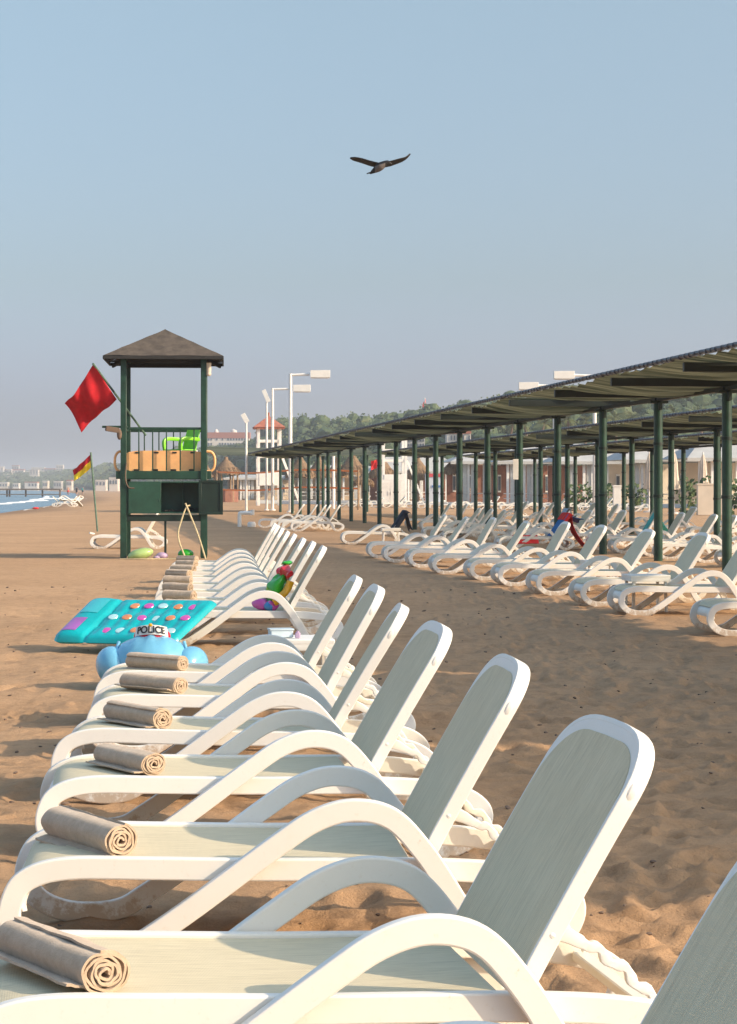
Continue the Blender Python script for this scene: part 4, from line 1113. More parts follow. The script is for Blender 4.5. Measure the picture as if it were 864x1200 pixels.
# ------------------------------------------------------------------ white watch towers
def watch_tower(px, d, hw_px, z_leg_bottom, ys, roof, lab):
    """ys: roof apex, eave, rail, floor (image rows, used for heights)"""
    t = thing('watch_tower', lab, 'watch tower', (wx(px, d), d, 0), R(6)); s = d / FPX; w_ = hw_px * s
    za, ze, zr, zf, zp0, zp1 = [wz(y, d) for y in ys]
    for sx in (-1, 1):
        for sy in (-1, 1):
            m = MB(); m.box((sx * w_, sy * w_, ze / 2), (.22, .22, ze)); m.build('leg', 'white', t)
    if roof:
        m = MB(); hwr = w_ * 1.5
        m.add([(-hwr, -hwr, ze), (hwr, -hwr, ze), (hwr, hwr, ze), (-hwr, hwr, ze), (0, 0, za)], [(0, 1, 4), (1, 2, 4), (2, 3, 4), (3, 0, 4), (3, 2, 1, 0)]); m.box((0, 0, ze - .06), (hwr * 1.9, hwr * 1.9, .12)); m.build('roof', 'terracotta', t, angle=10)
        m = MB(); m.tube([(0, 0, za - .05), (0, 0, za + .25)], .08, 6); m.build('finial', 'terracotta', t)
    for z, nm in ((zr, 'rail'), (zf, 'floor')):
        m = MB()
        for sx, sy in ((0, 1), (0, -1), (1, 0), (-1, 0)): m.box((sx * w_, sy * w_, z), (2 * w_ if sx == 0 else .12, 2 * w_ if sy == 0 else .12, .20))
        m.build(nm, 'white', t)
    m = MB(); m.box((0, -w_ - .13, (zp0 + zp1) / 2), (2 * w_ - .1, .05, zp0 - zp1)); m.build('front_panel', 'white', t)
    for sg in (-.25, .25):
        pass
    m = MB()
    for sg in (-.3, .3): m.beam((w_ + .2 + sg * .2, -.3 + sg, zf), (w_ + 1.7 + sg * .2, -.3 + sg, 0), .10, .12)
    for k in range(6): m.beam((w_ + .45 + k * .23, -.6, zf * (1 - (k + 1) / 7.)), (w_ + .45 + k * .23, 0, zf * (1 - (k + 1) / 7.)), .06, .06)
    m.build('ladder', 'white', t)
    return t
watch_tower(315, 165, 12.5, 592, (487, 501, 517, 535, 553, 569), True, 'white wooden watch tower with a red-brown pyramid roof behind the lamp posts')
watch_tower(461, 172, 13, 592, (480, 505, 528, 540, 556, 580), False, 'white wooden watch tower with ladder seen under the front canopy, roof hidden')

# ------------------------------------------------------------------ volleyball court bands
vb = thing('volleyball_court', 'orange boundary bands stretched between posts left of the canopies', 'court bands')
dv = 150
for z_px in (553.5, 574):
    m = MB(); m.tube(cr([ip(256, z_px - .5, dv), ip(300, z_px + .6, dv - 6), ip(352, z_px - 3, dv - 14), ip(420, z_px - 1.5, dv - 18)], 6), .065, 6); m.build('band', 'orange_band', vb)
for px, dd in ((254, dv), (352, dv - 14), (420, dv - 18)):
    m = MB(); m.tube([(wx(px, dd), dd, -.1), (wx(px, dd), dd, wz(551, dd))], .06, 8); m.build('post', 'wood', vb)

# ------------------------------------------------------------------ thatched huts and parasols
def thatch(px, d, half_px, ytop, yeave, ybase, lab, hut=False, mat='thatch'):
    s = d / FPX; t = thing('thatched_hut' if hut else 'thatched_parasol', lab, 'hut' if hut else 'parasol', (wx(px, d), d, 0)); r = half_px * s; zt = wz(ytop, d); ze = wz(yeave, d)
    rn = random.Random(int(px)); m = MB(); prof = [(0, 1.0), (.12, .97), (.16, .80), (.35, .62), (.62, .36), (.88, .12), (1.0, 0), (1.02, -.14)]
    seg = 40; vs = []; fs = []
    for i, (rr_, zz) in enumerate(prof):
        for k in range(seg):
            a = 2 * PI * k / seg; j = 1 + rn.uniform(-.05, .05) * (i > 2); dz = rn.uniform(-.10, .04) * (i >= 6)
            vs.append((r * rr_ * j * math.cos(a), r * rr_ * j * math.sin(a), ze + (zt - ze) * (zz + dz)))
    for i in range(len(prof) - 1):
        for k in range(seg): fs.append((i * seg + k, i * seg + (k + 1) % seg, (i + 1) * seg + (k + 1) % seg, (i + 1) * seg + k))
    m.add(vs, fs)
    for k in range(160):        # loose straw at the eaves
        a = rn.uniform(0, 2 * PI); q = rn.uniform(.7, 1.03); z = ze + (zt - ze) * (1 - q) * .9
        m.beam((r * q * math.cos(a), r * q * math.sin(a), z + .1), (r * (q + .08) * math.cos(a + .05), r * (q + .08) * math.sin(a + .05), z - rn.uniform(.1, .35)), .04, .03)
    m.build('thatch_roof', mat, t, angle=60)
    if hut:
        for k in range(6):
            a = 2 * PI * k / 6 + .2
            m = MB(); m.tube([(r * .8 * math.cos(a), r * .8 * math.sin(a), -.1), (r * .8 * math.cos(a), r * .8 * math.sin(a), ze + .2)], .09, 8); m.build('post', 'wood', t)
        m = MB(); zc_ = wz(ybase - 12, d)
        for k in range(12):
            a0 = 2 * PI * k / 12; a1 = 2 * PI * (k + 1) / 12
            p0 = Vector((r * .84 * math.cos(a0), r * .84 * math.sin(a0), max(.4, zc_ / 2))); p1 = Vector((r * .84 * math.cos(a1), r * .84 * math.sin(a1), max(.4, zc_ / 2)))
            m.beam(p0, p1, .05, max(.8, zc_))
        m.build('counter', 'brick', t)
    else:
        m = MB(); m.tube([(0, 0, -.1), (0, 0, ze + .3)], .10, 8); m.build('pole', 'wood', t)
    return t
thatch(265, 205, 17, 535, 553, 586, 'straw thatched round hut with a brown counter right of the green tower', True)
for (px, d, hp, yt, ye, lab) in ((243, 260, 9, 545, 557, 'small thatched parasol just left of the straw hut'), (352, 190, 17, 532, 556, 'straw thatched parasol behind the foremost lamp posts'), (374, 196, 15, 534, 556, 'straw thatched parasol right of the lamp posts under the canopy'),
                             (413, 186, 17, 528, 553, 'straw thatched parasol left of the small red flag'), (425, 150, 13, 555, 566, 'low straw thatched parasol below the small red flag'), (448, 196, 16, 533, 556, 'straw thatched parasol behind the white cupboard'),
                             (490, 185, 17, 534, 558, 'straw thatched parasol left of the pale striped booth'), (536, 180, 18, 530, 552, 'straw thatched parasol right of the pale striped booth'), (562, 190, 15, 532, 553, 'straw thatched parasol near the person in red'), (395, 200, 13, 536, 556, 'straw thatched parasol half hidden between two canopy posts')):
    thatch(px, d, hp, yt, ye, 592, lab)
dd = 158
flag('small_red_flag', 'small red flag on a white pole seen under the front canopy', (wx(443, dd), dd, 0), ip(443, 535, dd), [ip(446.5, 536, dd), ip(446.5, 547, dd), ip(435, 551, dd), ip(435, 540.5, dd)], ['red_bright'], rpole=.06, polemat='white', seed=1)
flag('small_red_flag', 'small red flag on a white post right of the lamp posts', (wx(391, 140), 140, 0), ip(391, 520, 140), [ip(397, 523, 140), ip(396, 530, 140), ip(390, 531, 140), ip(390.5, 525, 140)], ['red_bright'], rpole=.10, polemat='white', seed=3)
flag('small_red_flag', 'tiny red flag on the wooded hill above the canopy', (wx(498, 500), 500, 12), ip(498, 466, 500), [ip(499, 467, 500), ip(499, 476, 500), ip(495, 481, 500), ip(496, 472, 500)], ['red_bright'], rpole=.1, polemat='white', seed=3)
# white cupboard and booth
cb = thing('white_cupboard', 'white wooden cupboard with two doors below the ladder of the second watch tower', 'cupboard', (wx(457, 166), 166, 0)); s = 166 / FPX
m = MB(); m.box((0, 0, 1.05), (30 * s, 1.0, 2.1)); m.build('body', 'white', cb)
for sg in (-1, 1):
    m = MB(); m.box((sg * 7 * s, -.52, 1.0), (13.4 * s, .04, 1.8)); m.box((sg * 1.6 * s, -.56, 1.0), (.05, .05, .3)); m.build('door', 'white', cb)
bt = thing('booth', 'pale booth with a red stripe and a blue mark under the front canopy', 'booth', (wx(508.5, 168), 168, 0)); s = 168 / FPX
m = MB(); m.box((0, 0, 1.3), (20 * s, 1.3, 2.6)); m.build('body', 'panel', bt)
m = MB(); m.box((0, -.68, 1.4 + (572 - 557) * s), (19.6 * s, .05, 4 * s)); m.build('stripe', 'signred', bt)
m = MB(); m.box((2.5 * s, -.68, 1.4 + (572 - 570) * s), (10 * s, .05, 2.5 * s)); m.build('mark', 'signblue', bt)

# low white wall along the promenade
m = MB(); pts = [(wx(330, 182), 182, .1), (wx(460, 172), 172, .1), (wx(600, 160), 160, .1), (wx(760, 148), 148, .1), (wx(980, 136), 136, .1)]
for a, b in zip(pts, pts[1:]): m.beam(a, b, .30, .34)
tag(m.build('low_wall', 'white', None), 'low white kerb wall running behind the far loungers', 'wall')
pv = MB(); pv.add([(wx(300, 186), 186, .004), (wx(980, 137), 137, .004), (wx(980, 200), 200, .004), (wx(300, 250), 250, .004)], [(0, 1, 2, 3)])
tag(pv.build('promenade', 'cream', None), kind='structure')

# ------------------------------------------------------------------ pavilions
def pavilion(px0, px1, d, yroof_top, yroof_eave, ybase, ncol, lab, wall='brick'):
    s = d / FPX; x0, x1 = wx(px0, d), wx(px1, d); w_ = x1 - x0; t = thing('pavilion', lab, 'pavilion', ((x0 + x1) / 2, d, 0), R(5)); zt, ze = wz(yroof_top, d), wz(yroof_eave, d); dp = 7.0
    m = MB(); o = .6
    m.add([(-w_ / 2 - o, -o, ze), (w_ / 2 + o, -o, ze), (w_ / 2 - 1.5, dp / 2, zt), (-w_ / 2 + 1.5, dp / 2, zt), (-w_ / 2 - o, dp + o, ze), (w_ / 2 + o, dp + o, ze)], [(0, 1, 2, 3), (3, 2, 5, 4), (0, 3, 4), (1, 5, 2), (0, 4, 5, 1)])
    m.box((0, -o, ze - .10), (w_ + 2 * o, .10, .25)); m.build('roof', 'roofcloth', t, angle=10)
    m = MB(); m.box((0, dp - .1, ze / 2 - .1), (w_, .2, ze - .25)); m.build('back_wall', wall, t)
    rn = random.Random(int(px0))
    for k in range(ncol):
        x = -w_ / 2 + w_ * (k + .5) / ncol
        m = MB(); m.box((x, 0, ze / 2 - .1), (.20, .20, ze - .1)); m.build('column', 'white', t)
        if k % 2 == 0:
            f = MB(); f.box((x + w_ / ncol * .5, dp - .24, ze * .5), (w_ / ncol * .42, .05, ze * .42)); wn = f.build('window', 'white', t)
            f = MB(); f.box((x + w_ / ncol * .5, dp - .28, ze * .5), (w_ / ncol * .34, .04, ze * .34)); f.build('pane', 'glass', wn)
        if rn.random() < .55:   # gathered white curtain beside the column
            c_ = MB(); c_.grid(lambda u, v: (x + .22 + .34 * v, .03 + .05 * math.sin(v * 20), ze * .92 * (1 - u) + .15), 4, 16, thick=.02); c_.build('curtain', 'white', t)
    m = MB(); m.box((0, .02, .95), (w_, .06, .07)); m.box((0, .02, .55), (w_, .05, .05)); m.build('railing', 'white', t)
    return t
pavilion(535, 600, 176, 528, 541, 592, 7, 'white roofed pavilion with red-brown back wall, farthest left behind the canopy posts')
pavilion(590, 668, 168, 521, 541, 592, 8, 'white tent-roofed pavilion with slim columns behind the middle canopy posts')
pavilion(660, 738, 160, 519, 541, 592, 8, 'white tent-roofed pavilion behind the closed umbrellas, left one')
pavilion(735, 815, 150, 516, 539, 592, 7, 'white tent-roofed pavilion behind the closed umbrellas, right one', 'cream')
pavilion(812, 930, 142, 512, 537, 592, 8, 'white tent-roofed pavilion at the right photo edge behind the canopies', 'cream')
pavilion(345, 450, 235, 545, 556, 585, 10, 'long low pavilion behind the thatched parasols at the left', 'cream')
pavilion(268, 345, 240, 556, 560, 585, 8, 'low pale pavilion behind the volleyball bands', 'cream')
pavilion(440, 540, 225, 535, 552, 585, 9, 'long white roofed pavilion behind the booth and cupboard', 'brick')
def closed_umbrella(px, d, ytop, ybot, wpx, lab):
    s = d / FPX; t = thing('closed_umbrella', lab, 'umbrella', (wx(px, d), d, 0)); zt, zb_ = wz(ytop, d), wz(ybot, d); r = wpx * s / 2
    m = MB(); seg = 32; vs = []; fs = []; prof = [(.10, 1), (.30, .90), (.55, .70), (.62, .5), (.75, .3), (1.0, .02), (.95, 0)]
    for i, (q, z) in enumerate(prof):
        for k in range(seg):
            a = 2 * PI * k / seg; j = 1 + .22 * math.cos(8 * a + i * .2) * (i > 0); vs.append((r * q * j * math.cos(a), r * q * j * math.sin(a), zb_ + (zt - zb_) * z))
    fs = [(i * seg + k, i * seg + (k + 1) % seg, (i + 1) * seg + (k + 1) % seg, (i + 1) * seg + k) for i in range(len(prof) - 1) for k in range(seg)]
    m.add(vs, fs); m.build('folded_canopy', 'cream', t, angle=80)
    m = MB(); m.tube([(0, 0, 0), (0, 0, zt + .1)], .04, 8); m.lathe([(.35, 0), (.35, .08), (.1, .1)], 12); m.build('pole', 'white', t); return t
closed_umbrella(761, 118, 531, 573, 12, 'closed cream umbrella between two green posts, left of the pair')
closed_umbrella(790, 112, 529, 574, 13, 'closed cream umbrella right of the pair, beside a green post')
closed_umbrella(824, 120, 532, 570, 12, 'closed cream umbrella near the right edge in front of the pale wall')
m = MB(); m.box((0, 0, .8), (1.3, .4, 1.55)); m.box((0, 0, 1.6), (1.4, .46, .08)); o = m.build('stone_wall', 'cream', None, (wx(832, 105), 105, 0)); tag(o, 'short pale wall behind the loungers at the right photo edge', 'wall')
m = MB(); m.box((0, 0, .75), (.42, .42, 1.5)); m.box((0, 0, 1.52), (.48, .48, .08)); o = m.build('white_pillar', 'white', None, (wx(723, 115), 115, 0)); tag(o, 'white pillar standing beside the hedge behind the canopy posts', 'pillar')

# ------------------------------------------------------------------ vegetation
def leaves(m, c, rad, n, size, rn, flat=.35):
    for _ in range(n):
        while True:
            p = Vector((rn.uniform(-1, 1), rn.uniform(-1, 1), rn.uniform(-1, 1)))
            if .25 < p.length < 1: break
        p = Vector((c[0] + p.x * rad[0], c[1] + p.y * rad[1], c[2] + p.z * rad[2])); q = size * rn.uniform(.6, 1.4)
        a = Vector((rn.gauss(0, 1), rn.gauss(0, 1), rn.gauss(0, 1))).normalized(); b = a.orthogonal().normalized() * q; a = a * q * rn.uniform(.5, .9)
        o = len(m.v); m.v += [tuple(p - a), tuple(p - b * .8), tuple(p + a), tuple(p + b * .8)]; m.f.append((o, o + 1, o + 2, o + 3)); m.m.append(0)
rn = random.Random(21); wood = MB()
def crown_core(m, c, rad, rn):
    o = len(m.v); m.ball(c, rad, 8, 5)
    for i_ in range(o, len(m.v)):
        v = Vector(m.v[i_]); m.v[i_] = tuple(v + Vector(rad) * .45 * noise.noise(v * (1.1 / max(.5, rad[0]))) )
for k in range(3700):
    u = .16 + .73 * rn.random() ** .8; v = rn.uniform(.12, .76)
    p = hill_pt(u, v); d = p.y; pxx = 432 + p.x / d * FPX
    if not (-90 < pxx < 980): continue
    h = rn.choice((1.6, 2.4, 3.2, 4.2, 6.2)) * rn.uniform(.8, 1.2) * (1 if d < 800 else .85)
    if 225 < pxx < 310 and v > .45: h *= .4
    n = int(max(12, min(90, 42000 / d)))
    for j in range(rn.randint(2, 4)):
        c = (p.x + rn.gauss(0, h * .32), p.y + rn.gauss(0, h * .32), p.z + h * rn.uniform(.15, .62)); r_ = h * rn.uniform(.26, .42)
        crown_core(wood, c, (r_ * .86, r_ * .86, r_ * .7), rn)
        leaves(wood, c, (r_ * 1.22, r_ * 1.22, r_ * 1.0), n // 2, max(.26, min(.5, d / 1300.0)), rn)
o = wood.build('woodland', 'foliage', None, smooth=False, fix=False); tag(o, kind='stuff')
farw = MB()
for k in range(1500):
    u = rn.uniform(.08, .30); v = rn.uniform(.1, .8); p = hill_pt(u, v); h = rn.uniform(2, 5)
    leaves(farw, (p.x, p.y, p.z + h * .3), (h, h, h * .45), 9, 3.6, rn)
o = farw.build('far_woodland', 'foliage', None, smooth=False, fix=False); tag(o, kind='stuff')
def palm(px, d, ybase, ytop, lab, k):
    s = d / FPX; x = wx(px, d); zb_ = wz(ybase, d); h = (ybase - ytop) * s; rn = random.Random(k)
    t = thing('palm_tree', lab, 'palm tree', (x, d, zb_)); m = MB(); bx, by = rn.uniform(-.6, .6), rn.uniform(-.4, .4)
    pts = [(bx * (q / 8) ** 2, by * (q / 8) ** 2, h * .78 * q / 8 - .3) for q in range(9)]; m.tube(pts, [.24 - .09 * q / 8 for q in range(9)], 8); m.build('trunk', 'trunk', t)
    m = MB(); top = Vector(pts[-1])
    for i in range(34):
        a = 2 * PI * i / 34 + rn.uniform(-.1, .1); L = h * rn.uniform(.28, .40); el = rn.uniform(-.35, 1.25); pr = top; dr = Vector((math.cos(a) * math.cos(el), math.sin(a) * math.cos(el), math.sin(el)))
        for j in range(6):
            nx = pr + dr * L / 6; sd = dr.cross(Vector((0, 0, 1))).normalized()
            wv = L * .30 * math.sin(PI * (j + .6) / 6.6)
            for sg in (-1, 1):
                for jj in range(2):
                    b0 = pr.lerp(nx, jj * .5); b1 = pr.lerp(nx, jj * .5 + .32); tip = b1 + sd * sg * wv + dr * L * .10 - Vector((0, 0, wv * .45))
                    o_ = len(m.v); m.v += [tuple(b0), tuple(b1), tuple(tip)]; m.f.append((o_, o_ + 1, o_ + 2)); m.m.append(0)
            pr = nx; dr = (dr + Vector((0, 0, -.26))).normalized()
    m.build('crown', 'palmleaf', t, smooth=False, fix=False)
pd = [(598, 300, 522, 488, 'leftmost of the group'), (618, 310, 520, 489, 'second from the left'), (634, 290, 522, 486, 'third from the left'), (652, 300, 520, 484, 'just beside the left lamp pole'),
      (668, 285, 520, 482, 'right of the white lamp pole'), (686, 295, 518, 484, 'between the two lamp poles'), (706, 280, 517, 481, 'just right of the second lamp pole'), (722, 300, 515, 480, 'second right of the second lamp pole'), (744, 285, 515, 478, 'well right of both lamp poles'), (790, 280, 512, 474, 'second from the right'), (822, 290, 510, 474, 'rightmost of the group')]
for i, (px, d, yb, yt, lab) in enumerate(pd): palm(px, d, yb, yt, 'feathery palm on the slope behind the canopies, ' + lab, i)
def conifer(px, d, ybase, ytop, lab, k):
    s = d / FPX; rn = random.Random(k); h = (ybase - ytop) * s; t = thing('conifer', lab, 'tree', (wx(px, d), d, wz(ybase, d))); m = MB(); m.tube([(0, 0, -1), (0, 0, h * .9)], [.25, .05], 6); m.build('trunk', 'trunk', t); m = MB()
    for j in range(16): q = j / 16; leaves(m, (0, 0, h * (.25 + .75 * q)), (h * .13 * (1.05 - q), h * .13 * (1.05 - q), h * .06), 22, h * .035, rn)
    m.build('crown', 'foliage', t, smooth=False, fix=False)
conifer(811, 420, 490, 460, 'slim dark conifer on the ridge beside another, near the right canopy post', 1); conifer(818, 420, 490, 462, 'slim dark conifer on the ridge, right one of two', 2)
def hedge(px0, px1, d, ytop, lab, flowers=False, k=0):
    s = d / FPX; rn = random.Random(k); x0, x1 = wx(px0, d), wx(px1, d); h = wz(ytop, d); m = MB()
    t = thing('hedge', lab, 'hedge', ((x0 + x1) / 2, d, 0)); n = int((x1 - x0) / .8) + 1
    for j in range(n):
        x = -(x1 - x0) / 2 + (x1 - x0) * (j + .5) / n; leaves(m, (x, 0, h * .48), (.6, .6, h * .52 * rn.uniform(.85, 1.12)), 90, .16, rn)
    m.build('leaves', 'hedge', t, smooth=False, fix=False)
    m = MB()
    for j in range(n): m.tube([(-(x1 - x0) / 2 + (x1 - x0) * (j + .5) / n, 0, -.05), (-(x1 - x0) / 2 + (x1 - x0) * (j + .5) / n, 0, h * .5)], .03, 5)
    m.build('stems', 'trunk', t)
hedge(664, 720, 128, 565, 'clipped dark green hedge left of the white pillar', k=3); hedge(735, 752, 124, 563, 'short green hedge between the white pillar and the closed umbrella', k=4)
hedge(796, 826, 112, 558, 'round green bush right of the closed umbrella pair', k=5); hedge(826, 880, 106, 556, 'green hedge over the short pale wall at the right edge', k=6)

# ------------------------------------------------------------------ far buildings
def hotel(px0, px1, d, ytop, ybot, storeys, lab, roof='terracotta', dome=False, k=0, rh=.10):
    s = d / FPX; x0, x1 = wx(px0, d), wx(px1, d); w_ = x1 - x0; zt, zb_ = wz(ytop, d), wz(ybot, d) - 3; t = thing('hotel_building', lab, 'hotel', ((x0 + x1) / 2, d, zb_)); h = zt - zb_; dp = max(8, w_ * .4); rn = random.Random(k)
    m = MB(); m.box((0, dp / 2, h / 2), (w_, dp, h)); m.build('wall', rn.choice(('hotel', 'hotel', 'cream', 'roofcloth')), t)
    m = MB(); m.box((0, dp / 2, h + .35 * h * .12), (w_ * 1.03, dp * 1.06, h * rh)); rf_ = m.build('roof', roof, t)
    if dome:
        for q, r in ((-.3, .06), (.12, .085)):
            m = MB(); m.lathe([(r * w_, 0), (r * w_, h * .10), (r * w_ * .8, h * .24), (r * w_ * .3, h * .30), (.1, h * .31)], 14, (q * w_, dp / 2, h * 1.1)); m.build('cupola', 'hotel', rf_)
    nb = max(3, int((px1 - px0) / 3.2))
    for a in range(storeys):
        for b in range(nb):
            if rn.random() < .12: continue
            ww = w_ / nb * .5; hh = (h - 3) / storeys * .55
            f = MB(); f.box((-w_ / 2 + w_ * (b + .5) / nb, -.05, 3 + (h - 3) * (a + .5) / storeys), (ww, .3, hh)); f.build('window', 'glass', t)
    return t
hotel(243, 292, 960, 511, 524, 2, 'white hillside hotel with a long red roof and cupolas right of the green tower', dome=True, k=1, rh=.34)
fb = [(-14, 4, 2500, 548, 561, 3, 'pale block cut by the left photo edge'), (6, 28, 2450, 551, 562, 3, 'wide pale block, second from the left edge'), (30, 36, 2400, 553, 561, 2, 'small pale house between two wide blocks'), (37, 52, 2420, 549, 560, 4, 'tall cream block in the middle of the far town'),
      (52, 65, 2420, 550, 560, 3, 'lower wing right of the tall cream block'), (66, 74, 2300, 546, 557, 4, 'narrow tall block behind the yellow and red flag'), (76, 84, 2250, 552, 560, 2, 'low pale house left of the flag'), (14, 22, 2480, 546, 551, 1, 'small house on top of the far slope'),
      (-4, 9, 1500, 566, 571, 1, 'low beachfront house at the left edge'), (15, 22, 1500, 567, 571, 1, 'second low beachfront house from the left edge'), (29, 44, 1450, 565.5, 571, 1, 'long low beachfront house above the pier'), (50, 56, 1400, 564.5, 571, 1, 'small beachfront house above the pier end'), (63, 72, 1300, 565, 571, 1, 'beachfront house left of the flag pole'), (78, 84, 1250, 563.5, 570, 1, 'narrow beachfront house under the flag'), (112, 124, 1000, 563.5, 570, 1, 'beachfront house right of the flag pole'), (128, 138, 900, 561, 569, 1, 'reddish roofed house behind the tower legs')]
for i, (a, b, d, yt, yb, st, lab) in enumerate(fb): hotel(a, b, d, yt, yb, st, 'hazy far building, ' + lab, roof=('terracotta' if i % 3 == 1 else 'hotel'), k=i + 5)
hotel(548, 576, 395, 496, 506, 1, 'white house with red roof among trees above the canopy middle', k=40); hotel(470, 498, 360, 513, 524, 2, 'white hillside house with dark windows seen under the canopy, left of the red roof', roof='hotel', k=41)
hotel(524, 552, 372, 508, 518, 1, 'red roofed hillside house seen under the canopy', roof='terracotta', k=42)

rt = random.Random(77)
for i in range(18):
    a = rt.uniform(-6, 136); ww = rt.uniform(4, 11); yb = rt.uniform(556, 566) - max(0, a - 60) * .04; hh = rt.uniform(3.5, 7)
    o = hotel(a, a + ww, rt.uniform(2050, 2480) - max(0, a - 40) * 5, yb - hh, yb, rt.randint(1, 3), 'tiny pale building among others in the hazy far town at the left', roof=rt.choice(('hotel', 'terracotta', 'hotel')), k=100 + i); o['group'] = 'small buildings of the hazy far town'
# pier
pr = thing('pier', 'long dark pier on piles running into the sea at the left', 'pier', (0, 408, 0)); s = 408 / FPX
xa, xb = wx(-120, 408), wx(72, 408)
m = MB(); m.box(((xa + xb) / 2, 0, 1.15), (xb - xa, 3, .30)); m.build('deck', 'pier', pr)
m = MB(); m.box(((xa + xb) / 2, -1.4, .15), (xb - xa, .25, .18)); m.build('brace', 'pier', pr)
for px in (-100, -72, -44, -16, 9, 12, 31, 50.5, 71):
    m = MB(); m.box((wx(px, 408), -.6, -.4), (.30, .4, 3.0)); m.build('pile', 'pier', pr)

# ------------------------------------------------------------------ people
def person(name, lab, loc, h, skin='skin', top='red_bright', bottom='navy', yaw=0, stride=.16, arm=.25, hair=.02):
    """skeleton grown with a Skin modifier, then clothes from the same surface by height"""
    V = [(0, 0, .52), (0, 0, .60), (0, .01, .72), (0, 0, .815), (0, -.005, .855), (0, -.012, .905), (0, -.008, .955)]
    E = [(i, i + 1) for i in range(6)]; Rr = [(.095, .075), (.085, .065), (.10, .07), (.06, .05), (.032, .032), (.052, .058), (.045, .052)]
    def chain(root, pts, rs):
        p = root
        for q, r in zip(pts, rs): V.append(q); E.append((p, len(V) - 1)); Rr.append((r, r)); p = len(V) - 1
    for sg in (-1, 1):
        st = stride * sg
        chain(0, [(sg * .055, 0, .48), (sg * .065, -st * .4, .27), (sg * .065, -st * .4 + max(0, st) * .5, .045), (sg * .07, -st * .4 - .07 + max(0, st) * .5, .018)], [.068, .046, .028, .025])
        chain(3, [(sg * .11, 0, .80), (sg * (.15 + .02 * arm), st * .3, .64), (sg * (.155 + .04 * arm), -.04 - st * .2, .49), (sg * (.155 + .04 * arm), -.05 - st * .2, .44)], [.04, .031, .022, .018])
    me = bpy.data.meshes.new('body'); me.from_pydata([Vector(v) * h for v in V], E, []); o = bpy.data.objects.new('body', me); COL.objects.link(o)
    md = o.modifiers.new('skin', 'SKIN')
    sv = me.skin_vertices[0].data
    for i, r in enumerate(Rr): sv[i].radius = (r[0] * h, r[1] * h); sv[i].use_root = (i == 0)
    sd_ = o.modifiers.new('sub', 'SUBSURF'); sd_.levels = 1; sd_.render_levels = 1
    nm = evaluated(o); bpy.data.objects.remove(o); nm.materials.clear()
    for x in (skin, top, bottom, 'hair'): nm.materials.append(M[x])
    for p in nm.polygons:
        c = p.center / h; p.use_smooth = True
        mi = 0
        if .57 < c.z < .83 and abs(c.x) < .125: mi = 1
        if .36 < c.z <= .57 and abs(c.x) < .13: mi = 2
        if c.z > .915 and (c.y > -.02 or c.z > .975): mi = 3
        p.material_index = mi
    o = bpy.data.objects.new('person', nm); COL.objects.link(o); o.location = loc; o.rotation_euler = (0, 0, R(yaw)); return tag(o, lab, 'person', name)
person(None, 'person in a red top with dark hair standing far behind the canopy posts', (wx(567.5, 190), 190, 0), 1.68, yaw=60) 
person(None, 'person in dark clothes standing by the far loungers left of the one in red', (wx(549, 180), 180, 0), 1.7, top='navy', yaw=-50)
person(None, 'tiny person in red swimwear walking on the wet sand near the pier', (wx(80, 395), 395, 0), 1.75, top='skin', bottom='red_bright', yaw=200)
person(None, 'tiny person in dark clothes on the beach beside the pier end', (wx(90, 385), 385, 0), 1.7, top='navy', yaw=170)
person(None, 'tiny person in a teal top on the beach under the yellow and red flag', (wx(97, 400), 400, 0), 1.7, top='teal', yaw=150)
person(None, 'person in a red top and dark shorts standing far left of the straw hut counter', (wx(240, 215), 215, 0), 1.7, top='orange', yaw=120)

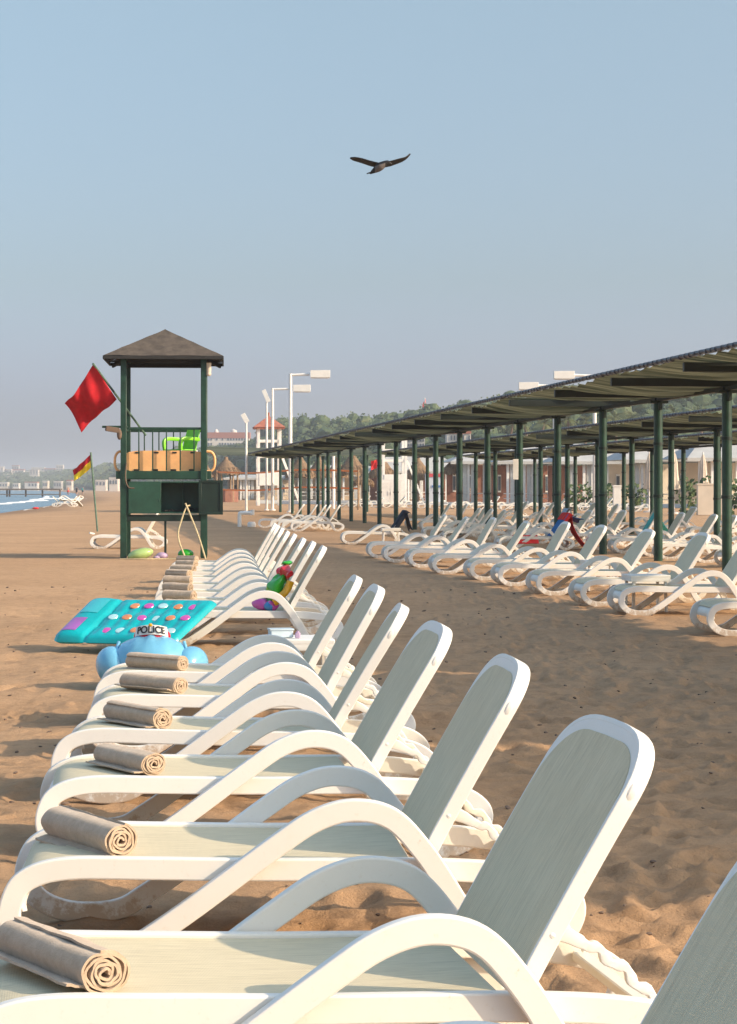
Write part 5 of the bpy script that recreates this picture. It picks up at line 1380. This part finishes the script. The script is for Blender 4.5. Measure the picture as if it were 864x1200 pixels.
# ------------------------------------------------------------------ the flying crow
def crow():
    d = 33.0; c = Vector((wx(446, d), d, wz(195, d)))
    m = MB()
    # body: spindle seen from behind, tail towards lower left
    ax = [(-.17, .02, -.115, .012), (-.12, -.02, -.085, .035), (-.05, -.06, -.045, .062), (.0, -.08, -.01, .070), (.05, -.09, .02, .055), (.085, -.09, .04, .042), (.12, -.09, .045, .040), (.15, -.09, .035, .022), (.195, -.09, .02, .006)]
    m.tube(cr([a[:3] for a in ax], 3), [ax[min(len(ax) - 1, i // 3)][3] + (ax[min(len(ax) - 1, i // 3 + 1)][3] - ax[min(len(ax) - 1, i // 3)][3]) * (i % 3) / 3 for i in range(len(ax) * 3 - 2)], 14)
    # tail fan
    def tail(u, v): return Vector((-.08 - .14 * u, .0 + (v - .5) * (.05 + .10 * u), -.07 - .055 * u + .01 * (v - .5)))
    m.grid(tail, 6, 6, thick=.012)
    def wing(pts, ch, sgn):
        P = cr(pts, 6); n = len(P)
        def fn(u, v):
            k = u * (n - 1); i = min(int(k), n - 2); p = P[i].lerp(P[i + 1], k - i)
            cw = np.interp(u, [0, .25, .55, .8, 1], ch); z = -.25 * cw * (v - .3)
            sp = (.012 * math.sin(v * 22) if u > .82 else 0)
            return Vector((p.x + sgn * sp, p.y + cw * (v - .35), p.z + z))
        m.grid(fn, 26, 9, thick=.014)
    wing([(-.02, -.06, .015), (-.16, -.04, .05), (-.30, -.03, .095), (-.42, .0, .125), (-.49, .06, .145)], [.20, .21, .19, .15, .06], -1)
    wing([(.04, -.07, .03), (.16, -.05, .06), (.30, -.03, .105), (.40, 0, .145), (.475, .05, .215)], [.20, .21, .17, .10, .03], 1)
    o = m.build('flying_crow', 'black', None)
    md = o.modifiers.new('r', 'REMESH'); md.mode = 'VOXEL'; md.voxel_size = .0085; md.use_smooth_shade = True
    sm = o.modifiers.new('s', 'SMOOTH'); sm.iterations = 3; sm.factor = .4
    me = evaluated(o); bpy.data.objects.remove(o); me.materials.clear(); me.materials.append(M['black']); me.materials.append(M['greyfeather'])
    for p in me.polygons:
        x, y, z = p.center; p.use_smooth = True
        p.material_index = 1 if (-.09 < x < .075 and abs(z + .01 - x * .35) < .1 and (z < .012 + x * .25)) else 0
    o = bpy.data.objects.new('flying_crow', me); COL.objects.link(o); o.location = c
    tag(o, 'dark crow with grey body gliding with raised wings in the clear sky', 'bird')
crow()

# shell bits and pebbles
rp = random.Random(8); pb = MB(); gme = ground.data
from mathutils.bvhtree import BVHTree
gz = BVHTree.FromPolygons([v.co[:] for v in gme.vertices], [p.vertices[:] for p in gme.polygons if gme.vertices[p.vertices[0]].co.y < 40 and abs(gme.vertices[p.vertices[0]].co.x) < 12])
for k in range(650):
    y = 3.6 + 26 * rp.random() ** 1.7; x = rp.uniform(-.22, .22) * y
    h_ = gz.ray_cast(Vector((x, y, 2)), Vector((0, 0, -1)))[0]
    if h_ is None: continue
    q = rp.uniform(.003, .009) * (1 + y / 25); pb.ball((x, y, h_.z + q * .3), (q * rp.uniform(.8, 2.2), q * rp.uniform(.7, 1.4), q * .6), 6, 4, Euler((rp.uniform(-.4, .4), rp.uniform(-.4, .4), rp.uniform(0, 3))))
tag(pb.build('shell_bits', 'trunk', None, fix=False), kind='stuff')
# litter and tiny things on the sand
m = MB(); m.box((0, 0, .03), (.16, .10, .05), Euler((.1, .2, .4))); o = m.build('paper_scrap', 'white', None, (wx(108, 62), 62, .0)); tag(o, 'small white scrap lying on the open sand left of the tower', 'litter')
m = MB(); m.ball((0, 0, .05), (.25, .14, .08), 10, 6); o = m.build('red_scrap', 'red_bright', None, (wx(42, 148), 148, -.10)); tag(o, 'tiny red scrap on the wet sand near the surf', 'litter')

# ------------------------------------------------------------------ air
if HAZE > 0:
    m = MB(); zt = 64
    m.add([(-2400, -30, -16), (2400, -30, -16), (2400, 6000, -16), (-2400, 6000, -16), (-2400, -30, zt), (2400, -30, zt), (2400, 6000, zt), (-2400, 6000, zt)], [(0, 3, 2, 1), (4, 5, 6, 7), (0, 1, 5, 4), (1, 2, 6, 5), (2, 3, 7, 6), (3, 0, 4, 7)])
    hm = bpy.data.materials.new('haze_air'); hm.use_nodes = True; nt = hm.node_tree; nt.nodes.clear()
    out = nt.nodes.new('ShaderNodeOutputMaterial'); pvn = nt.nodes.new('ShaderNodeVolumePrincipled'); pvn.inputs['Color'].default_value = (.86, .90, .97, 1); pvn.inputs['Density'].default_value = HAZE; pvn.inputs['Anisotropy'].default_value = .2
    nt.links.new(pvn.outputs[0], out.inputs['Volume'])
    o = m.build('haze', hm, None, smooth=False); tag(o, kind='stuff')
